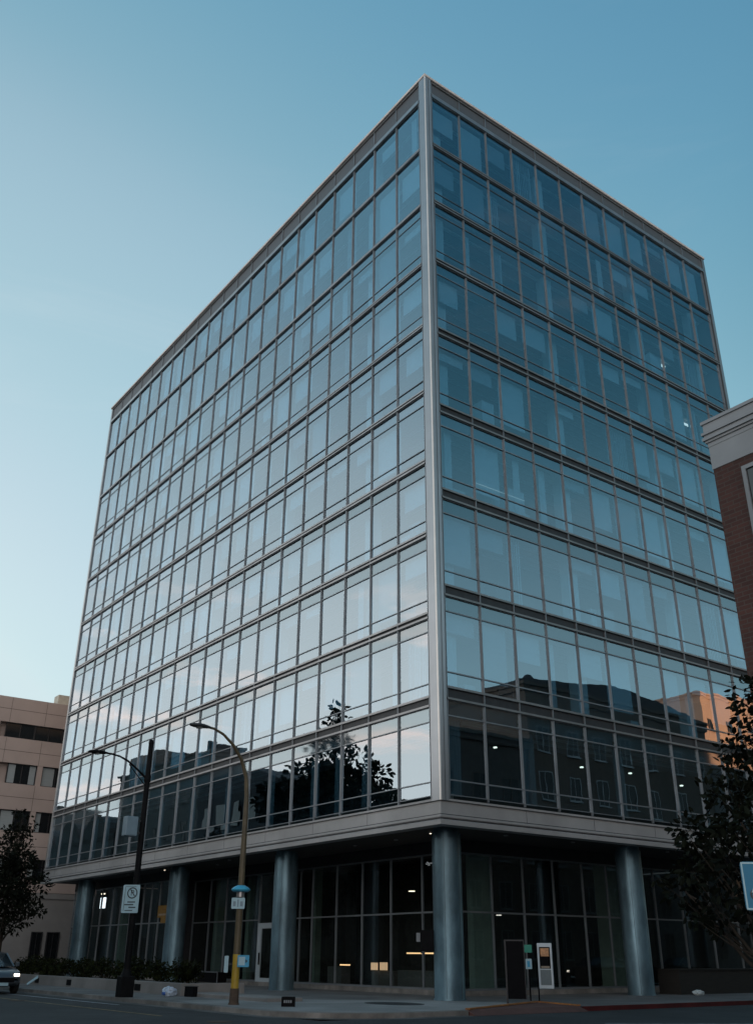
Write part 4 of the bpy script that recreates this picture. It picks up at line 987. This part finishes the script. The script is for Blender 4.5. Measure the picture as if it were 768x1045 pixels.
# ------------------------------------------------------------------ sky, sun, camera
SUN_EL, SUN_AZ = 4.5, 272.      # compass degrees clockwise from +Y: sun just north of the -X direction
w = bpy.data.worlds.new('World'); S.world = w; w.use_nodes = True
nt = w.node_tree; L = nt.links; bg_ = nt.nodes['Background']
sky = nt.nodes.new('ShaderNodeTexSky'); sky.sky_type = 'NISHITA'; sky.sun_disc = False
sky.sun_elevation = R(SUN_EL+4); sky.sun_rotation = R(SUN_AZ); sky.air_density = 1.0; sky.dust_density = .6; sky.ozone_density = 2.2; sky.altitude = 0
def vscale(src, k):
    v_ = nt.nodes.new('ShaderNodeVectorMath'); v_.operation = 'SCALE'; v_.inputs[3].default_value = k; L.new(src, v_.inputs[0]); return v_.outputs[0]
cur = nt.nodes.new('ShaderNodeRGBCurve'); cur.mapping.extend = 'HORIZONTAL'; cur.mapping.use_clip = False
PTS = [[(0,0),(.03,.018),(.0696,.060),(.108,.115),(.145,.173),(.223,.210),(.443,.276),(.972,.338),(2.6,.60)],
       [(0,0),(.06,.06),(.1285,.155),(.187,.219),(.234,.266),(.320,.306),(.542,.356),(1.0,.412),(2.6,.54)],
       [(0,0),(.12,.115),(.2253,.236),(.313,.287),(.377,.330),(.471,.362),(.678,.408),(1.0,.441),(2.6,.50)]]
for ch, pts in enumerate(PTS):
    cv = cur.mapping.curves[ch]; cv.points[0].location = pts[0]; cv.points[1].location = pts[-1]
    for p_ in pts[1:-1]: cv.points.new(*p_)
cur.mapping.update()
L.new(vscale(sky.outputs[0], .15), cur.inputs['Color']); SKYC = vscale(cur.outputs[0], 1/.15)
# low sunset clouds and faint high cirrus, part of the sky dome
tc = nt.nodes.new('ShaderNodeTexCoord'); sp = nt.nodes.new('ShaderNodeSeparateXYZ'); L.new(tc.outputs['Generated'], sp.inputs[0])
mp = nt.nodes.new('ShaderNodeMapping'); mp.inputs['Scale'].default_value = (1.6,1.6,9); L.new(tc.outputs['Generated'], mp.inputs[0])
n1 = nt.nodes.new('ShaderNodeTexNoise'); n1.inputs['Scale'].default_value = 3.4; n1.inputs['Detail'].default_value = 7; n1.inputs['Roughness'].default_value = .55; L.new(mp.outputs[0], n1.inputs['Vector'])
r1 = nt.nodes.new('ShaderNodeMapRange'); r1.interpolation_type = 'SMOOTHSTEP'; r1.inputs[1].default_value = .50; r1.inputs[2].default_value = .68; L.new(n1.outputs[0], r1.inputs[0])
def mrange(src, a, b, c, d):
    m_ = nt.nodes.new('ShaderNodeMapRange'); m_.interpolation_type = 'SMOOTHSTEP'
    for i_, v_ in zip((1,2,3,4), (a,b,c,d)): m_.inputs[i_].default_value = v_
    L.new(src, m_.inputs[0]); return m_.outputs[0]
def mul(a, b):
    m_ = nt.nodes.new('ShaderNodeMath'); m_.operation = 'MULTIPLY'
    for i_, v_ in enumerate((a, b)):
        if isinstance(v_, (int,float)): m_.inputs[i_].default_value = v_
        else: L.new(v_, m_.inputs[i_])
    return m_.outputs[0]
low = mul(mul(mrange(sp.outputs[2], .08,.16,0,1), mrange(sp.outputs[2], .24,.42,1,0)), mrange(sp.outputs[1], -.35,-.05,1,0))
n2 = nt.nodes.new('ShaderNodeTexNoise'); n2.inputs['Scale'].default_value = 1.3; n2.inputs['Detail'].default_value = 9; n2.inputs['Roughness'].default_value = .62; n2.inputs['Distortion'].default_value = .6; L.new(mp.outputs[0], n2.inputs['Vector'])
thin = mul(mul(mrange(n2.outputs[0], .5,.8,0,1), mrange(sp.outputs[2], .05,.2,0,1)), .03)
mxa = nt.nodes.new('ShaderNodeMath'); mxa.operation = 'MAXIMUM'; L.new(mul(mul(r1.outputs[0], low), .8), mxa.inputs[0]); L.new(thin, mxa.inputs[1]); fac = mxa.outputs[0]
mx = nt.nodes.new('ShaderNodeMix'); mx.data_type = 'RGBA'; L.new(fac, mx.inputs[0]); L.new(SKYC, mx.inputs[6]); CLOUD = mx
mx.inputs[7].default_value = (7.0,5.5,4.9,1)
def mixc(src, f_, rgb, mode):
    m_ = nt.nodes.new('ShaderNodeMix'); m_.data_type = 'RGBA'; m_.blend_type = mode; L.new(f_, m_.inputs[0]); L.new(src, m_.inputs[6]); m_.inputs[7].default_value = (*rgb,1); return m_.outputs[2]
# bright thin cloud deck in the south (cool near the sunset; unseen warm south-east part added to light walls and plaza), dark clear air high in the north-east
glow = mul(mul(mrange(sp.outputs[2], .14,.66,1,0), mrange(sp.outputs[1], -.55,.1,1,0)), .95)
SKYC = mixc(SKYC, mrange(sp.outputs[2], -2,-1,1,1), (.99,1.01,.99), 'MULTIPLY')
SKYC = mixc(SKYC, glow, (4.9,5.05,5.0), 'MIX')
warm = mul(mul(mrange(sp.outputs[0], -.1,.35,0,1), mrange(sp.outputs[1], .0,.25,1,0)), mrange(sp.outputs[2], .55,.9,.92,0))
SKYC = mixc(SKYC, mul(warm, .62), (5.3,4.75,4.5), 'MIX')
dot = nt.nodes.new('ShaderNodeVectorMath'); dot.operation = 'DOT_PRODUCT'; dot.inputs[1].default_value = (.6,.8,0); L.new(tc.outputs['Generated'], dot.inputs[0])
ne = mul(mrange(dot.outputs['Value'], .30,.70,0,1), mrange(sp.outputs[2], .22,.58,0,1))
SKYC = mixc(SKYC, ne, (.32,.43,.46), 'MULTIPLY')
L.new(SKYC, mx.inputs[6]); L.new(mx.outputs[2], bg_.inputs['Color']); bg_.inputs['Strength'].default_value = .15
sd = bpy.data.lights.new('sun', 'SUN'); sd.energy = 2.6; sd.angle = R(.5); sd.color = (1.,.62,.36)
so = bpy.data.objects.new('sun', sd); COL.objects.link(so)
az = R(SUN_AZ); el = R(SUN_EL); dirv = Vector((math.sin(az)*math.cos(el), math.cos(az)*math.cos(el), math.sin(el)))
so.rotation_euler = (-dirv).to_track_quat('-Z', 'Y').to_euler(); so.location = (0,0,80)

cd = bpy.data.cameras.new('camera'); co = bpy.data.objects.new('camera', cd); COL.objects.link(co); S.camera = co
yaw, pit, rol = .9332988, .4412077, .0068452
f_ = Vector((-math.sin(yaw)*math.cos(pit), math.cos(yaw)*math.cos(pit), math.sin(pit))); r_ = Vector((math.cos(yaw), math.sin(yaw), 0)); u_ = r_.cross(f_)
r2 = r_*math.cos(rol)+u_*math.sin(rol); u2 = -r_*math.sin(rol)+u_*math.cos(rol)
mw = Matrix.Identity(4)
for i_ in range(3): mw[i_][0] = r2[i_]; mw[i_][1] = u2[i_]; mw[i_][2] = -f_[i_]; mw[i_][3] = cam[i_]
co.matrix_world = mw
cd.sensor_fit = 'HORIZONTAL'; cd.sensor_width = 36; cd.lens = 958.54/768*36; cd.clip_start = .1; cd.clip_end = 3000
S.render.resolution_x = 752; S.render.resolution_y = 1024
S.view_settings.view_transform = 'Standard'; S.view_settings.look = 'None'; S.view_settings.exposure = .95; S.view_settings.gamma = 1
c_ = S.cycles; c_.use_denoising = True; c_.max_bounces = 7; c_.diffuse_bounces = 3; c_.glossy_bounces = 4; c_.transmission_bounces = 4; c_.transparent_max_bounces = 16
c_.use_adaptive_sampling = True; c_.sample_clamp_indirect = 4
